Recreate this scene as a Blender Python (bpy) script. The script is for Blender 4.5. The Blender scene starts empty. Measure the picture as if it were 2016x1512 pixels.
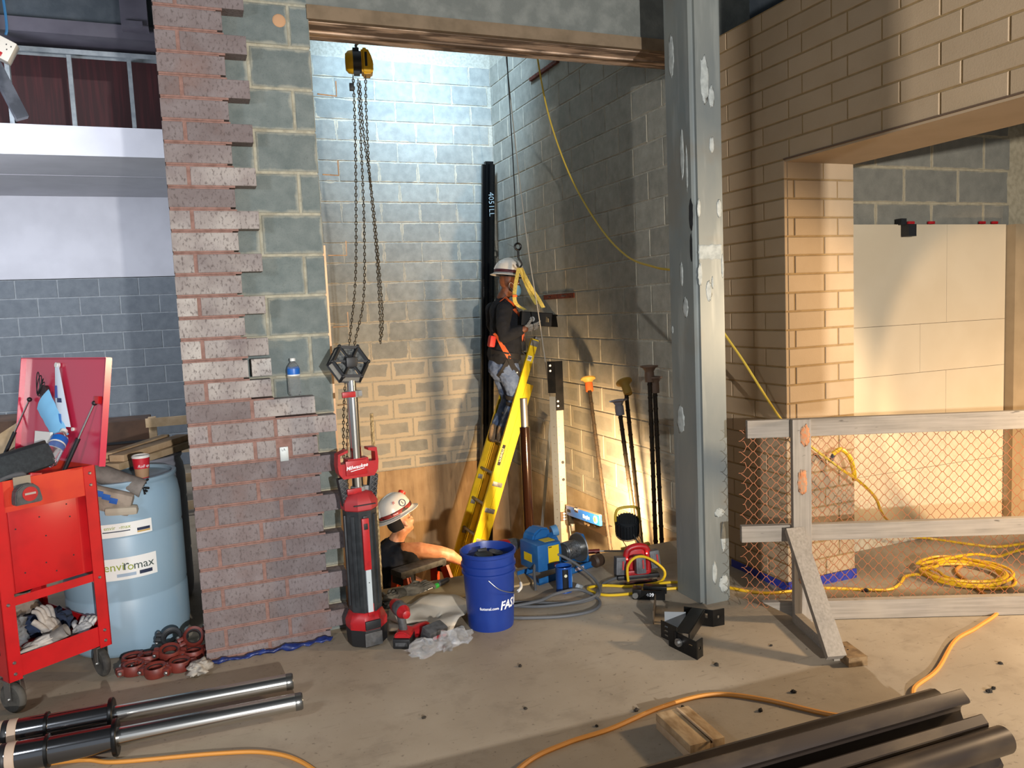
import bpy, bmesh, math, random
from mathutils import Vector, Matrix, Euler, noise as mnoise
PI = math.pi; ca = math.radians
S = bpy.context.scene
COL = S.collection
V = Vector
RNG = random.Random(7)

# ---------------------------------------------------------------- camera
cam_d = bpy.data.cameras.new('camera')
cam_d.lens = 27.59; cam_d.sensor_width = 36; cam_d.sensor_fit = 'HORIZONTAL'
cam_d.clip_start = 0.05; cam_d.clip_end = 100
cam = bpy.data.objects.new('camera', cam_d); COL.objects.link(cam)
_yaw, _pit, _rol = math.radians(21.6594), math.radians(5.3956), math.radians(-2.5473)
_f = V((math.sin(_yaw)*math.cos(_pit), math.cos(_yaw)*math.cos(_pit), -math.sin(_pit)))
_r = V((math.cos(_yaw), -math.sin(_yaw), 0)); _u = _r.cross(_f)
_r2 = _r*math.cos(_rol)+_u*math.sin(_rol); _u2 = -_r*math.sin(_rol)+_u*math.cos(_rol)
m4 = Matrix((( _r2.x, _u2.x, -_f.x, 0.07605), (_r2.y, _u2.y, -_f.y, -4.01202), (_r2.z, _u2.z, -_f.z, 1.64842), (0, 0, 0, 1)))
cam.matrix_world = m4
S.camera = cam

# ---------------------------------------------------------------- world, exposure, lights
w = bpy.data.worlds.new('world'); S.world = w; w.use_nodes = True
bg = w.node_tree.nodes['Background']
bg.inputs[0].default_value = (0.78, 0.88, 1.0, 1); bg.inputs[1].default_value = 0.5
S.view_settings.view_transform = 'Standard'; S.view_settings.look = 'None'
S.view_settings.gamma = 1; S.view_settings.exposure = 0.12; S.view_settings.use_curve_mapping = False

def lamp(kind, name, loc, target, energy, color, size=0.3, size_y=None, spot=None, blend=0.3, spread=None):
    d = bpy.data.lights.new(name, kind); d.energy = energy; d.color = color
    if kind == 'AREA':
        d.size = size
        if size_y: d.shape = 'RECTANGLE'; d.size_y = size_y
        if spread: d.spread = math.radians(spread)
    else:
        d.shadow_soft_size = size
    if kind == 'SPOT':
        d.spot_size = math.radians(spot); d.spot_blend = blend
    o = bpy.data.objects.new(name, d); COL.objects.link(o)
    o.location = loc
    o.rotation_euler = (V(target)-V(loc)).to_track_quat('-Z', 'Y').to_euler()
    return o
# daylight coming down the open top of the hoistway
lamp('AREA', 'shaft_daylight', (1.6, 1.7, 5.3), (2.45, 4.1, 3.8), 62, (0.52, 0.75, 1.0), 0.6, spread=64)
# daylight and lamps of the hall behind the camera
lamp('AREA', 'hall_daylight', (0.8, -7.4, 1.95), (1.4, 0.0, 1.6), 470, (0.99, 0.97, 0.95), 0.07)
lamp('AREA', 'hall_side_daylight', (-1.75, -2.7, 2.35), (-0.3, 0.4, 1.0), 30, (0.86, 0.92, 1.0), 0.35)
# work lamps in the hall and in the passage on the right
lamp('SPOT', 'hall_work_lamp', (4.9, -2.45, 1.5), (2.1, -0.95, 0.15), 400, (1.0, 0.74, 0.46), 0.12, spot=92, blend=0.35)
lamp('SPOT', 'passage_work_lamp', (5.1, -1.5, 0.3), (5.1, -0.2, 0.75), 115, (1.0, 0.70, 0.42), 0.05, spot=74, blend=0.10)
# the yellow-handled floodlight that stands at the pit edge shines on the shaft walls
lamp('SPOT', 'floodlight_beam', (2.66, 0.70, 0.22), (2.92, 3.2, -0.25), 520, (1.0, 0.67, 0.36), 0.07, spot=142, blend=1.0)
lamp('AREA', 'left_room_daylight', (-2.4, 2.2, 2.9), (-1.1, 5.9, 2.4), 135, (0.86, 0.90, 1.0), 1.2)

# ---------------------------------------------------------------- materials
def lin(c):
    if isinstance(c, str):
        c = tuple(int(c[i:i+2], 16)/255 for i in (0, 2, 4))
    return tuple((x/12.92 if x <= .04045 else ((x+.055)/1.055)**2.4) for x in c)+(1,)
class N:
    def __init__(s, name):
        s.m = bpy.data.materials.new(name); s.m.use_nodes = True
        s.t = s.m.node_tree; s.b = s.t.nodes['Principled BSDF']
    def n(s, ty, **kw):
        x = s.t.nodes.new(ty)
        for k, v in kw.items(): setattr(x, k, v)
        return x
    def l(s, a, b): s.t.links.new(a, b)
    def pos(s, scale=(1, 1, 1), obj=False):
        mp = s.n('ShaderNodeMapping'); mp.inputs['Scale'].default_value = scale
        if obj: s.l(s.n('ShaderNodeTexCoord').outputs['Object'], mp.inputs[0])
        else: s.l(s.n('ShaderNodeNewGeometry').outputs['Position'], mp.inputs[0])
        return mp.outputs[0]
    def noise(s, vec, scale, detail=4, rough=.55):
        x = s.n('ShaderNodeTexNoise'); x.inputs['Scale'].default_value = scale
        x.inputs['Detail'].default_value = detail; x.inputs['Roughness'].default_value = rough
        s.l(vec, x.inputs['Vector']); return x.outputs['Fac']
    def ramp(s, fac, a, b, c0=(0, 0, 0, 1), c1=(1, 1, 1, 1)):
        x = s.n('ShaderNodeValToRGB'); e = x.color_ramp.elements
        e[0].position = a; e[0].color = c0; e[1].position = b; e[1].color = c1
        s.l(fac, x.inputs[0]); return x.outputs[0]
    def mix(s, fac, a, b, mode='MIX'):
        x = s.n('ShaderNodeMix', data_type='RGBA', blend_type=mode)
        for sock, v in ((x.inputs[0], fac), (x.inputs[6], a), (x.inputs[7], b)):
            if hasattr(v, 'is_output'): s.l(v, sock)
            else: sock.default_value = v
        return x.outputs[2]
    def math(s, op, a, b=0.5, c=None):
        x = s.n('ShaderNodeMath', operation=op)
        for i, v in enumerate((a, b) if c is None else (a, b, c)):
            if hasattr(v, 'is_output'): s.l(v, x.inputs[i])
            else: x.inputs[i].default_value = v
        return x.outputs[0]
    def rnd(s, amt, col):
        r = s.n('ShaderNodeObjectInfo').outputs['Random']
        v = s.math('MULTIPLY_ADD', r, 2*amt, 1-amt)
        h = s.n('ShaderNodeHueSaturation'); s.l(v, h.inputs['Value'])
        if hasattr(col, 'is_output'): s.l(col, h.inputs['Color'])
        else: h.inputs['Color'].default_value = col
        return h.outputs[0]
    def col(s, c):
        if hasattr(c, 'is_output'): s.l(c, s.b.inputs['Base Color'])
        else: s.b.inputs['Base Color'].default_value = c
    def bump(s, h, strength=.3, dist=.01):
        x = s.n('ShaderNodeBump'); x.inputs['Strength'].default_value = strength; x.inputs['Distance'].default_value = dist
        s.l(h, x.inputs['Height']); s.l(x.outputs[0], s.b.inputs['Normal'])
_MC = {}
def mat(name, c, rough=.6, metal=0., c2=None, scale=30, lo=.4, hi=.65, rnd=0., bump=0., bscale=None, stretch=(1, 1, 1), obj=False, **kw):
    if name in _MC: return _MC[name]
    s = N(name); s.b.inputs['Roughness'].default_value = rough; s.b.inputs['Metallic'].default_value = metal
    base = lin(c); need = c2 or bump
    if need: p = s.pos(stretch, obj)
    if c2: base = s.mix(s.ramp(s.noise(p, scale, 5), lo, hi), base, lin(c2))
    if rnd: base = s.rnd(rnd, base)
    s.col(base)
    if bump: s.bump(s.noise(p, bscale or scale*3, 3), bump, .004)
    for k, v in kw.items():
        s.b.inputs[k.replace('_', ' ')].default_value = v
    _MC[name] = s.m
    return s.m
def block_mat(name, c, c2, mortar, smear=0.05, zlow=None, rnd=.10, fine=(.35, .7), bump=.35, fmul=.92):
    s = N(name); s.b.inputs['Roughness'].default_value = .9
    p = s.pos()
    big = s.noise(p, 2.3, 4); mid = s.noise(p, 14, 5); fi = s.noise(p, 160, 3)
    base = s.mix(s.ramp(mid, .3, .72), lin(c), lin(c2))
    base = s.rnd(rnd, base)
    base = s.mix(s.ramp(fi, fine[0], fine[1]), base, s.mix(.5, base, (0.02, 0.02, 0.02, 1)), 'MIX') if False else s.mix(s.math('MULTIPLY', s.ramp(fi, .55, .8), .35), base, lin('2b2c2b'))
    g = s.n('ShaderNodeTexCoord').outputs['Generated']
    sep = s.n('ShaderNodeSeparateXYZ'); s.l(g, sep.inputs[0])
    ex = s.math('SUBTRACT', .5, s.math('ABSOLUTE', s.math('SUBTRACT', sep.outputs[0], .5)))
    ez = s.math('MULTIPLY', s.math('SUBTRACT', .5, s.math('ABSOLUTE', s.math('SUBTRACT', sep.outputs[2], .5))), .55)
    e = s.math('MINIMUM', ex, ez)
    e = s.math('ADD', e, s.math('MULTIPLY', s.math('SUBTRACT', s.noise(p, 9, 5, .62), .5), smear*3.2))
    if zlow is not None:
        z = s.n('ShaderNodeSeparateXYZ'); s.l(p, z.inputs[0])
        t = s.ramp(s.math('SUBTRACT', zlow, z.outputs[2]), 0.0, .22)
        th = s.math('MULTIPLY_ADD', t, .105, smear*.25)
        f = s.math('MULTIPLY', s.math('LESS_THAN', e, th), fmul)
        haze = s.math('MULTIPLY', t, s.math('MULTIPLY', s.ramp(big, .35, .75), .45))
        base = s.mix(haze, base, lin(mortar))
    else:
        f = s.math('MULTIPLY', s.ramp(e, smear*.1, smear*.9, (1, 1, 1, 1), (0, 0, 0, 1)), .75)
    base = s.mix(f, base, lin(mortar))
    s.col(base); s.bump(fi, bump, .004)
    return s.m

# ---------------------------------------------------------------- mesh helpers
def bm_new(): return bmesh.new()
def frame(d):
    d = V(d).normalized(); a = V((0, 0, 1)) if abs(d.z) < .95 else V((1, 0, 0))
    x = a.cross(d).normalized(); return x, d.cross(x)
def box(bm, c, s, rot=None, bev=0.0):
    hx, hy, hz = s[0]/2, s[1]/2, s[2]/2
    R = rot.to_matrix() if isinstance(rot, Euler) else (rot if rot is not None else Matrix.Identity(3))
    vs = [bm.verts.new(V(c)+R @ V((x*hx, y*hy, z*hz))) for x in (-1, 1) for y in (-1, 1) for z in (-1, 1)]
    fs = [bm.faces.new([vs[i] for i in q]) for q in ((0, 1, 3, 2), (4, 6, 7, 5), (0, 4, 5, 1), (2, 3, 7, 6), (0, 2, 6, 4), (1, 5, 7, 3))]
    if bev:
        es = list({e for f in fs for e in f.edges})
        bmesh.ops.bevel(bm, geom=es, offset=min(bev, min(hx, hy, hz)*.9), segments=2, affect='EDGES', profile=.6)
    return vs
def lohi(bm, lo, hi, bev=0.0):
    lo = V(lo); hi = V(hi); return box(bm, (lo+hi)/2, hi-lo, None, bev)
def bar(bm, p, q, w, h, up=(0, 0, 1), bev=0.0, ext=0):
    p = V(p); q = V(q); d = (q-p).normalized(); x = d.cross(V(up))
    if x.length < 1e-4: x = d.cross(V((1, 0, 0)))
    x.normalize(); y = x.cross(d)
    R = Matrix((x, d, y)).transposed()
    return box(bm, (p+q)/2, (w, (q-p).length+2*ext, h), R, bev)
def ring(bm, c, x, y, r, n, ry=None):
    ry = r if ry is None else ry
    return [bm.verts.new(V(c)+x*(math.cos(2*PI*i/n)*r)+y*(math.sin(2*PI*i/n)*ry)) for i in range(n)]
def skin(bm, rings, cap=True, closed=False):
    n = len(rings[0])
    pairs = list(zip(rings, rings[1:]))+([(rings[-1], rings[0])] if closed else [])
    for a, b in pairs:
        for i in range(n):
            bm.faces.new((a[i], a[(i+1) % n], b[(i+1) % n], b[i]))
    if cap and not closed:
        bm.faces.new(list(reversed(rings[0]))); bm.faces.new(rings[-1])
def cyl(bm, p, q, r, r2=None, n=20, cap=True):
    p = V(p); q = V(q); x, y = frame(q-p)
    skin(bm, [ring(bm, p, x, y, r, n), ring(bm, q, x, y, r if r2 is None else r2, n)], cap)
def lathe(bm, prof, n=32, org=(0, 0, 0), axis=(0, 0, 1), cap=True):
    x, y = frame(axis); a = V(axis).normalized(); o = V(org)
    skin(bm, [ring(bm, o+a*z, x, y, max(r, 1e-4), n) for r, z in prof], cap)
def spl(pts, sub=8, closed=False):
    P = [V(p) for p in pts]; n = len(P); out = []
    rng = range(n if closed else n-1)
    for i in rng:
        if closed: a, b, c, d = P[(i-1) % n], P[i], P[(i+1) % n], P[(i+2) % n]
        else: a, b, c, d = P[max(i-1, 0)], P[i], P[i+1], P[min(i+2, n-1)]
        for k in range(sub):
            t = k/sub; t2 = t*t; t3 = t2*t
            out.append(.5*((2*b)+(c-a)*t+(2*a-5*b+4*c-d)*t2+(3*b-a-3*c+d)*t3))
    if not closed: out.append(P[-1].copy())
    return out
def tube(bm, pts, r, n=8, closed=False, cap=True, ry=None):
    P = [V(p) for p in pts]; L = len(P); rs = []
    prev = None
    for i, p in enumerate(P):
        if closed: d = P[(i+1) % L]-P[i-1]
        else: d = P[min(i+1, L-1)]-P[max(i-1, 0)]
        if d.length < 1e-9: d = V((0, 0, 1))
        d.normalize()
        if prev is None: x, y = frame(d)
        else:
            x = prev-d*prev.dot(d)
            if x.length < 1e-5: x, _ = frame(d)
            x.normalize(); y = d.cross(x)
        prev = x
        rr = r[i] if isinstance(r, (list, tuple)) else r
        rs.append(ring(bm, p, x, y, rr, n, ry))
    skin(bm, rs, cap, closed)
def rope(pts, r, sub=8, n=8, closed=False):
    bm = bm_new(); tube(bm, spl(pts, sub, closed), r, n, closed); return bm
def prism(bm, poly, org, x, y, depth, both=False):
    x = V(x); y = V(y); z = x.cross(y).normalized(); o = V(org)
    a = [bm.verts.new(o+x*p[0]+y*p[1]) for p in poly]
    b = [bm.verts.new(o+x*p[0]+y*p[1]+z*depth) for p in poly]
    n = len(poly)
    for i in range(n): bm.faces.new((a[i], a[(i+1) % n], b[(i+1) % n], b[i]))
    bm.faces.new(list(reversed(a))); bm.faces.new(b)
def ell(bm, c, r, seg=20, rings=12, rot=None):
    m = Matrix.Translation(V(c)) @ ((rot.to_matrix() if isinstance(rot, Euler) else (rot or Matrix.Identity(3))).to_4x4()) @ Matrix.Diagonal((r[0], r[1], r[2], 1))
    bmesh.ops.create_uvsphere(bm, u_segments=seg, v_segments=rings, radius=1, matrix=m)
def mesh_of(bm, name, smooth=True, ang=38):
    bmesh.ops.recalc_face_normals(bm, faces=bm.faces)
    me = bpy.data.meshes.new(name); bm.to_mesh(me); bm.free()
    if smooth:
        me.polygons.foreach_set('use_smooth', [True]*len(me.polygons))
        me.set_sharp_from_angle(angle=math.radians(ang))
    return me
def link(name, me, m=None, parent=None):
    o = bpy.data.objects.new(name, me); COL.objects.link(o)
    if m is not None and not me.materials: me.materials.append(m)
    if parent is not None: o.parent = parent
    return o
def obj(name, bm, m, parent=None, label=None, smooth=True, ang=38, kind=None):
    o = link(name, mesh_of(bm, name, smooth, ang), m, parent)
    if label: o['label'] = label
    if kind: o['kind'] = kind
    return o
def tag(o, label, cat, group=None):
    o['label'] = label; o['category'] = cat
    if group: o['group'] = group
    return o
def thing(name, label, cat, loc=(0, 0, 0), rz=0, group=None):
    o = bpy.data.objects.new(name, None); COL.objects.link(o); o.empty_display_size = .05
    o.location = loc; o.rotation_euler = (0, 0, rz)
    return tag(o, label, cat, group)
def struct(name, bm, m, parent=None, smooth=False):
    o = obj(name, bm, m, parent, smooth=smooth)
    if parent is None: o['kind'] = 'structure'
    return o
def dup(root, loc=None, rot=None, label=None, group=None):
    def rec(o, par):
        c = o.copy(); COL.objects.link(c)
        if par is not None: c.parent = par
        for ch in list(kids.get(o.name, ())): rec(ch, c)
        return c
    kids = {}
    for o in bpy.data.objects:
        if o.parent: kids.setdefault(o.parent.name, []).append(o)
    r = rec(root, None)
    if loc is not None: r.location = loc
    if rot is not None: r.rotation_euler = rot
    if label: r['label'] = label
    if group: r['group'] = group
    return r
_TXT = {}
def text_mesh(s, size, depth=.0006, bold=0.0, shear=0.0):
    cu = bpy.data.curves.new('t', 'FONT'); cu.body = s; cu.size = size; cu.extrude = depth; cu.offset = bold
    cu.align_x = 'CENTER'; cu.align_y = 'CENTER'; cu.shear = shear; cu.resolution_u = 2
    o = bpy.data.objects.new('t', cu); COL.objects.link(o)
    dg = bpy.context.evaluated_depsgraph_get(); dg.update()
    me = bpy.data.meshes.new_from_object(o.evaluated_get(dg)); me.materials.clear()
    bpy.data.objects.remove(o); bpy.data.curves.remove(cu)
    return me
def text(name, s, size, m, parent, org, x, y, bold=0.0, shear=0.0, wrap=None, sx=1.0):
    """flat lettering on the plane (x, y) at org, or wrapped round a vertical cylinder wrap=(cx, cy, radius, angle)"""
    me = text_mesh(s, size, .0005, bold, shear)
    if wrap:
        cx, cy, R, a0 = wrap
        for v in me.vertices:
            a = a0+v.co.x*sx/R; rr = R+.0012+v.co.z
            v.co = V((cx+math.cos(a)*rr, cy+math.sin(a)*rr, org[2]+v.co.y))
    else:
        x = V(x).normalized(); y = V(y).normalized(); z = x.cross(y); o = V(org)
        for v in me.vertices: v.co = o+x*v.co.x*sx+y*v.co.y+z*v.co.z
    return link(name, me, m, parent)

# ---------------------------------------------------------------- masonry
_BL = {}
def block_me(L, H, D, ch, key, m):
    k = (round(L, 3), round(H, 3), round(D, 3), key)
    if k in _BL: return _BL[k]
    bm = bm_new(); rs = []
    for y, i in ((D, 0), (ch, 0), (0, ch)):
        rs.append([bm.verts.new(V(p)) for p in ((i, y, i), (L-i, y, i), (L-i, y, H-i), (i, y, H-i))])
    skin(bm, rs, False); bm.faces.new(rs[-1])
    me = mesh_of(bm, key, False); me.materials.append(m)
    _BL[k] = me; return me
def lay(parent, org, ang, U0, U1, z0, n, ch, L, joint, D, m, name, key, offs=(0, .5), spans=None, ztop=None, zbot=None, jit=.0015, chm=.004):
    """courses of blocks on a wall whose outward face looks along local -Y turned by ang; spans(u-range,z) may cut openings"""
    org = V(org); ux = V((math.cos(ang), math.sin(ang), 0)); fr = V((math.sin(ang), -math.cos(ang), 0))
    for k in range(n):
        za = z0+k*ch+joint/2; zb = z0+(k+1)*ch-joint/2
        if ztop is not None: zb = min(zb, ztop)
        if zbot is not None: za = max(za, zbot)
        if zb-za < .025: continue
        u = U0-offs[k % len(offs)]*L
        while u < U1:
            a, b = max(u+joint/2, U0+.001), min(u+L-joint/2, U1-.001); u += L
            segs = [(a, b)] if spans is None else spans(a, b, za, zb)
            for a, b in segs:
                if b-a < .03: continue
                o = bpy.data.objects.new(name, block_me(b-a, zb-za, D, chm, key, m)); COL.objects.link(o)
                o.location = org+ux*a+V((0, 0, za))+fr*RNG.uniform(-jit, jit); o.rotation_euler = (0, 0, ang); o.parent = parent
# ================================================================ the setting
# floor slab with its stains
s = N('concrete_floor'); s.b.inputs['Roughness'].default_value = .62
p = s.pos()
base = s.mix(s.ramp(s.noise(p, 1.1, 6), .3, .7), lin('a89a86'), lin('8d7f6c'))
base = s.mix(s.math('MULTIPLY', s.ramp(s.noise(p, 5.5, 6, .65), .52, .75), .5), base, lin('6f6252'))
base = s.mix(s.math('MULTIPLY', s.ramp(s.noise(p, 0.7, 3), .55, .7), .35), base, lin('bdb1a0'))
base = s.mix(s.math('MULTIPLY', s.ramp(s.noise(p, 38, 3), .64, .74), .7), base, lin('574c40'))
base = s.mix(s.math('MULTIPLY', s.ramp(s.noise(s.pos((1, 7, 1)), 6, 3), .62, .7), .25), base, lin('5e5346'))
s.col(base); s.bump(s.noise(p, 120, 4), .15, .003)
M_FLOOR = s.m
bm = bm_new()
lohi(bm, (-7, -8, -.2), (7, .545, 0)); lohi(bm, (-7, .545, -.2), (.45, 6.3, 0)); lohi(bm, (3.3, .545, -.2), (7, 2.5, 0))
struct('floor', bm, M_FLOOR)
M_PIT = mat('pit_concrete', '7d7160', .9, c2='b09a7c', scale=6, lo=.35, hi=.7, bump=.3, bscale=60, stretch=(1, 1, .25))
bm = bm_new(); lohi(bm, (.3, .3, -1.7), (3.6, 4.4, -1.5)); struct('floor_pit', bm, M_PIT)
# pit walls: poured concrete below floor level, streaked
s = N('streaked_concrete'); s.b.inputs['Roughness'].default_value = .85
p = s.pos((1, 1, .12)); q = s.pos()
base = s.mix(s.ramp(s.noise(p, 9, 5), .35, .65), lin('a98d68'), lin('8b7050'))
base = s.mix(s.math('MULTIPLY', s.ramp(s.noise(p, 22, 4), .55, .72), .6), base, lin('6a5238'))
base = s.mix(s.math('MULTIPLY', s.ramp(s.noise(q, 3, 5), .5, .7), .4), base, lin('c0a47e'))
s.col(base); s.bump(s.noise(q, 60, 3), .2, .003)
M_STREAK = s.m
bm = bm_new()
lohi(bm, (.3, 4.045, -1.5), (3.6, 4.3, .02)); struct('wall_pit_back', bm, M_STREAK)
bm = bm_new(); lohi(bm, (3.175, .57, -1.5), (3.4, 4.045, -.01)); struct('wall_pit_right', bm, mat('pit_parge', 'a8987c', .85, c2='8d7d63', scale=5, bump=.2, bscale=70))
bm = bm_new(); lohi(bm, (.45, .40, -1.5), (3.175, .545, -.2)); struct('wall_pit_front', bm, M_PIT)
bm = bm_new(); lohi(bm, (.3, .57, -1.5), (.45, 4.045, 5.2)); struct('wall_shaft_left', bm, mat('shaft_left_block', '77766e', .9, c2='8b8a80', scale=8))

MORT = mat('grey_mortar', 'a19d8f', .95, c2='8d897c', scale=40, bump=.3, bscale=200)
M_BACK = block_mat('back_blocks', '7d7d76', '919188', 'b3a68f', .045, zlow=1.28)
M_RIGHT = block_mat('right_blocks', '7b796e', '908d81', 'a69e8b', .03, zlow=1.18, fmul=.6)
# shaft back wall
bm = bm_new(); lohi(bm, (.3, 4.056, .02), (3.4, 4.3, 5.2)); WB = struct('wall_back', bm, MORT)
lay(WB, (.44, 4.05, 0), 0, 0, 2.74, -.046, 21, .2032, .406, .011, .02, M_BACK, 'concrete_block', 'back', offs=(.84, .34), zbot=.03)
# shaft right wall
bm = bm_new(); lohi(bm, (3.186, .2, -.01), (3.4, 4.056, 5.2)); WR = struct('wall_right', bm, MORT)
lay(WR, (3.18, 4.05, 0), -PI/2, 0, 3.6, -.046, 21, .2032, .406, .011, .02, M_RIGHT, 'concrete_block', 'right', offs=(.40, .90), zbot=.0)
# front wall of the shaft: block core with the brick skin being toothed onto it
M_CORE = block_mat('pier_blocks', '5a6463', '6e7674', '979688', .05, rnd=.09)
M_CORE_MORT = mat('pier_mortar', 'a29e8c', .95, c2='8a8676', scale=26, bump=.5, bscale=120)
bm = bm_new(); lohi(bm, (0.0, .107, 0), (.705, .39, 4.4)); WF = struct('wall_front', bm, M_CORE_MORT)
lay(WF, (.31, .1, 0), 0, -.3, .40, -.061, 23, .2032, .40, .013, .03, M_CORE, 'concrete_block', 'core', offs=(0, .5), zbot=.0, jit=.003)
# bricks
s = N('iron_spot_brick'); s.b.inputs['Roughness'].default_value = .85
p = s.pos(); sep = s.n('ShaderNodeSeparateXYZ'); s.l(p, sep.inputs[0])
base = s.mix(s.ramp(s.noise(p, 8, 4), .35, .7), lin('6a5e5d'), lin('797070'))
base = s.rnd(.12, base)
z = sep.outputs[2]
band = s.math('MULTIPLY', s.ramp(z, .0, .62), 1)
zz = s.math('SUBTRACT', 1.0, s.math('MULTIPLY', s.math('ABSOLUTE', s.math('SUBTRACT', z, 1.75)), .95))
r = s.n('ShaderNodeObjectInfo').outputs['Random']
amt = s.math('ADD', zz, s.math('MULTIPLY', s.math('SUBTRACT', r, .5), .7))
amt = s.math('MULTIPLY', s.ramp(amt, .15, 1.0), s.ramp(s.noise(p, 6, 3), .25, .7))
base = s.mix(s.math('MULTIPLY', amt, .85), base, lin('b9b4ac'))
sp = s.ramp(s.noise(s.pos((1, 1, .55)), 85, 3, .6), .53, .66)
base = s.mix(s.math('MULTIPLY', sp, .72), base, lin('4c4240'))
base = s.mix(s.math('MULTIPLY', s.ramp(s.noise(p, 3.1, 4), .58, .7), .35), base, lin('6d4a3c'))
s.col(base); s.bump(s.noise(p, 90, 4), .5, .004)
M_BRICK = s.m
M_BMORT = mat('red_mortar', '86675e', .95, c2='73564d', scale=30, bump=.4, bscale=160)
bmm = bm_new(); K = .1016
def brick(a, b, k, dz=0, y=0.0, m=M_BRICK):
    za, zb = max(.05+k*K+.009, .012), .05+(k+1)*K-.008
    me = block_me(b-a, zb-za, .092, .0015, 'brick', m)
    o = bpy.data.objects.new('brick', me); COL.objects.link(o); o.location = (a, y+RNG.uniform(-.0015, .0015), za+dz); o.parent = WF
def rowend(k):
    if k <= 11: return .70 if k % 2 == 0 else .601
    return .397 if k % 2 == 0 else .291
def mrow(x1, k):
    za, zb = max(.05+k*K, 0), .05+(k+1)*K
    inner = min(x1, rowend(k-1)+.02, rowend(k+1)+.02)-.012
    lohi(bmm, (.004, .0025, max(za-.001, 0)), (inner, .098, zb))
    if x1-inner > .03: lohi(bmm, (inner, .0025, za+.010), (x1-.012, .098, zb-.009))
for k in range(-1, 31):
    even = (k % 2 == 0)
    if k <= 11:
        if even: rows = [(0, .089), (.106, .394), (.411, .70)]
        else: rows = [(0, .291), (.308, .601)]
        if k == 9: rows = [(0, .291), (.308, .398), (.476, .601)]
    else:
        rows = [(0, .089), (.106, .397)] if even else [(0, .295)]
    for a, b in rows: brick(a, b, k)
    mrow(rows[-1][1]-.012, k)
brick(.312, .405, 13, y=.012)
obj('mortar', bmm, M_BMORT, WF, smooth=False)
# header over the opening: concrete beam, brown steel ledge, rough soffit
M_BEAM = mat('beam_concrete', '646762', .9, c2='757771', scale=12, bump=.5, bscale=90)
bm = bm_new(); lohi(bm, (.705, .10, 3.194), (3.4, .385, 4.4)); struct('wall_front_beam', bm, M_BEAM)
M_LEDGE = mat('brown_ledge', '76644e', .8, c2='655540', scale=9, bump=.2, bscale=80)
bm = bm_new(); lohi(bm, (.70, .085, 3.128), (3.18, .12, 3.196)); struct('trim_1', bm, M_LEDGE)
M_SOFF = mat('rough_soffit', '6d5a49', .9, c2='c9ae95', scale=5.5, lo=.46, hi=.58, bump=.7, bscale=40, stretch=(.5, 2.5, 1))
bm = bm_new(); lohi(bm, (.70, .125, 3.126), (3.18, .39, 3.19))
lohi(bm, (.70, .25, 3.118), (3.18, .272, 3.127)); struct('trim_2', bm, M_SOFF)
# steel column
def colmat():
    s = N('grey_primed_steel'); s.b.inputs['Roughness'].default_value = .42; s.b.inputs['Metallic'].default_value = .25
    p = s.pos((1, 1, .35)); q = s.pos()
    base = s.mix(s.ramp(s.noise(p, 4, 5), .3, .7), lin('6d7475'), lin('848781'))
    base = s.mix(s.math('MULTIPLY', s.ramp(s.noise(s.pos((1, 1, .12)), 14, 4), .55, .72), .5), base, lin('9da09a'))
    base = s.mix(s.math('MULTIPLY', s.ramp(s.noise(q, 2.2, 4), .56, .68), .4), base, lin('7a6c58'))
    s.col(base); return s.m
M_COLM = colmat()
bm = bm_new(); vs = box(bm, (2.6175, -.3975, 2.35), (.195, .265, 4.7))
es = [e for e in bm.edges if abs(e.verts[0].co.z-e.verts[1].co.z) > 1]
bmesh.ops.bevel(bm, geom=es, offset=.024, segments=5, affect='EDGES')
COLU = obj('column', bm, M_COLM, ang=30); tag(COLU, 'grey primed square steel column with white scuffs, right of the shaft opening', 'column')
# painted brick wall on the right, its opening and jamb
s = N('tan_painted_brick'); s.b.inputs['Roughness'].default_value = .75
p = s.pos(); base = s.mix(s.ramp(s.noise(p, 3, 5), .3, .7), lin('a28a6b'), lin('ad9577')); base = s.rnd(.05, base)
s.col(base); s.bump(s.noise(p, 130, 4), .25, .003)
M_TAN = s.m
M_TANJ = mat('tan_joint', '94794f', .85, c2='866c46', scale=20)
bm = bm_new(); lohi(bm, (3.065, -.575, 0), (3.55, .19, 3.2)); lohi(bm, (3.065, -4.2, 2.384), (3.55, -.575, 3.2))
WT = struct('wall_passage', bm, M_TANJ)
def cut(a, b, za, zb):     # above the opening only past the jamb
    if zb < 2.385: b = min(b, .77)
    return [(a, b)]
lay(WT, (3.06, .19, 0), -PI/2, 0, 2.55, -.054, 33, K, .305, .009, .02, M_TAN, 'brick', 'tan', offs=(.35, .02), spans=cut, ztop=3.2, zbot=.0, jit=.0008, chm=.003)
lay(WT, (3.06, -.58, 0), 0, .022, .49, -.054, 24, K, .305, .009, .02, M_TAN, 'brick', 'tan', offs=(.85, .17), ztop=2.376, zbot=.0, jit=.0008, chm=.003)
M_TSOF = mat('tan_soffit', 'a99275', .7, c2='a08a6c', scale=3)
bm = bm_new(); lohi(bm, (3.07, -4.2, 2.372), (3.55, -.58, 2.386)); struct('trim_3', bm, M_TSOF)
bm = bm_new(); lohi(bm, (3.055, -4.2, 2.382), (3.064, -.58, 2.389)); struct('trim_4', bm, mat('dark_seal', '5f4a38', .8))
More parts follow.
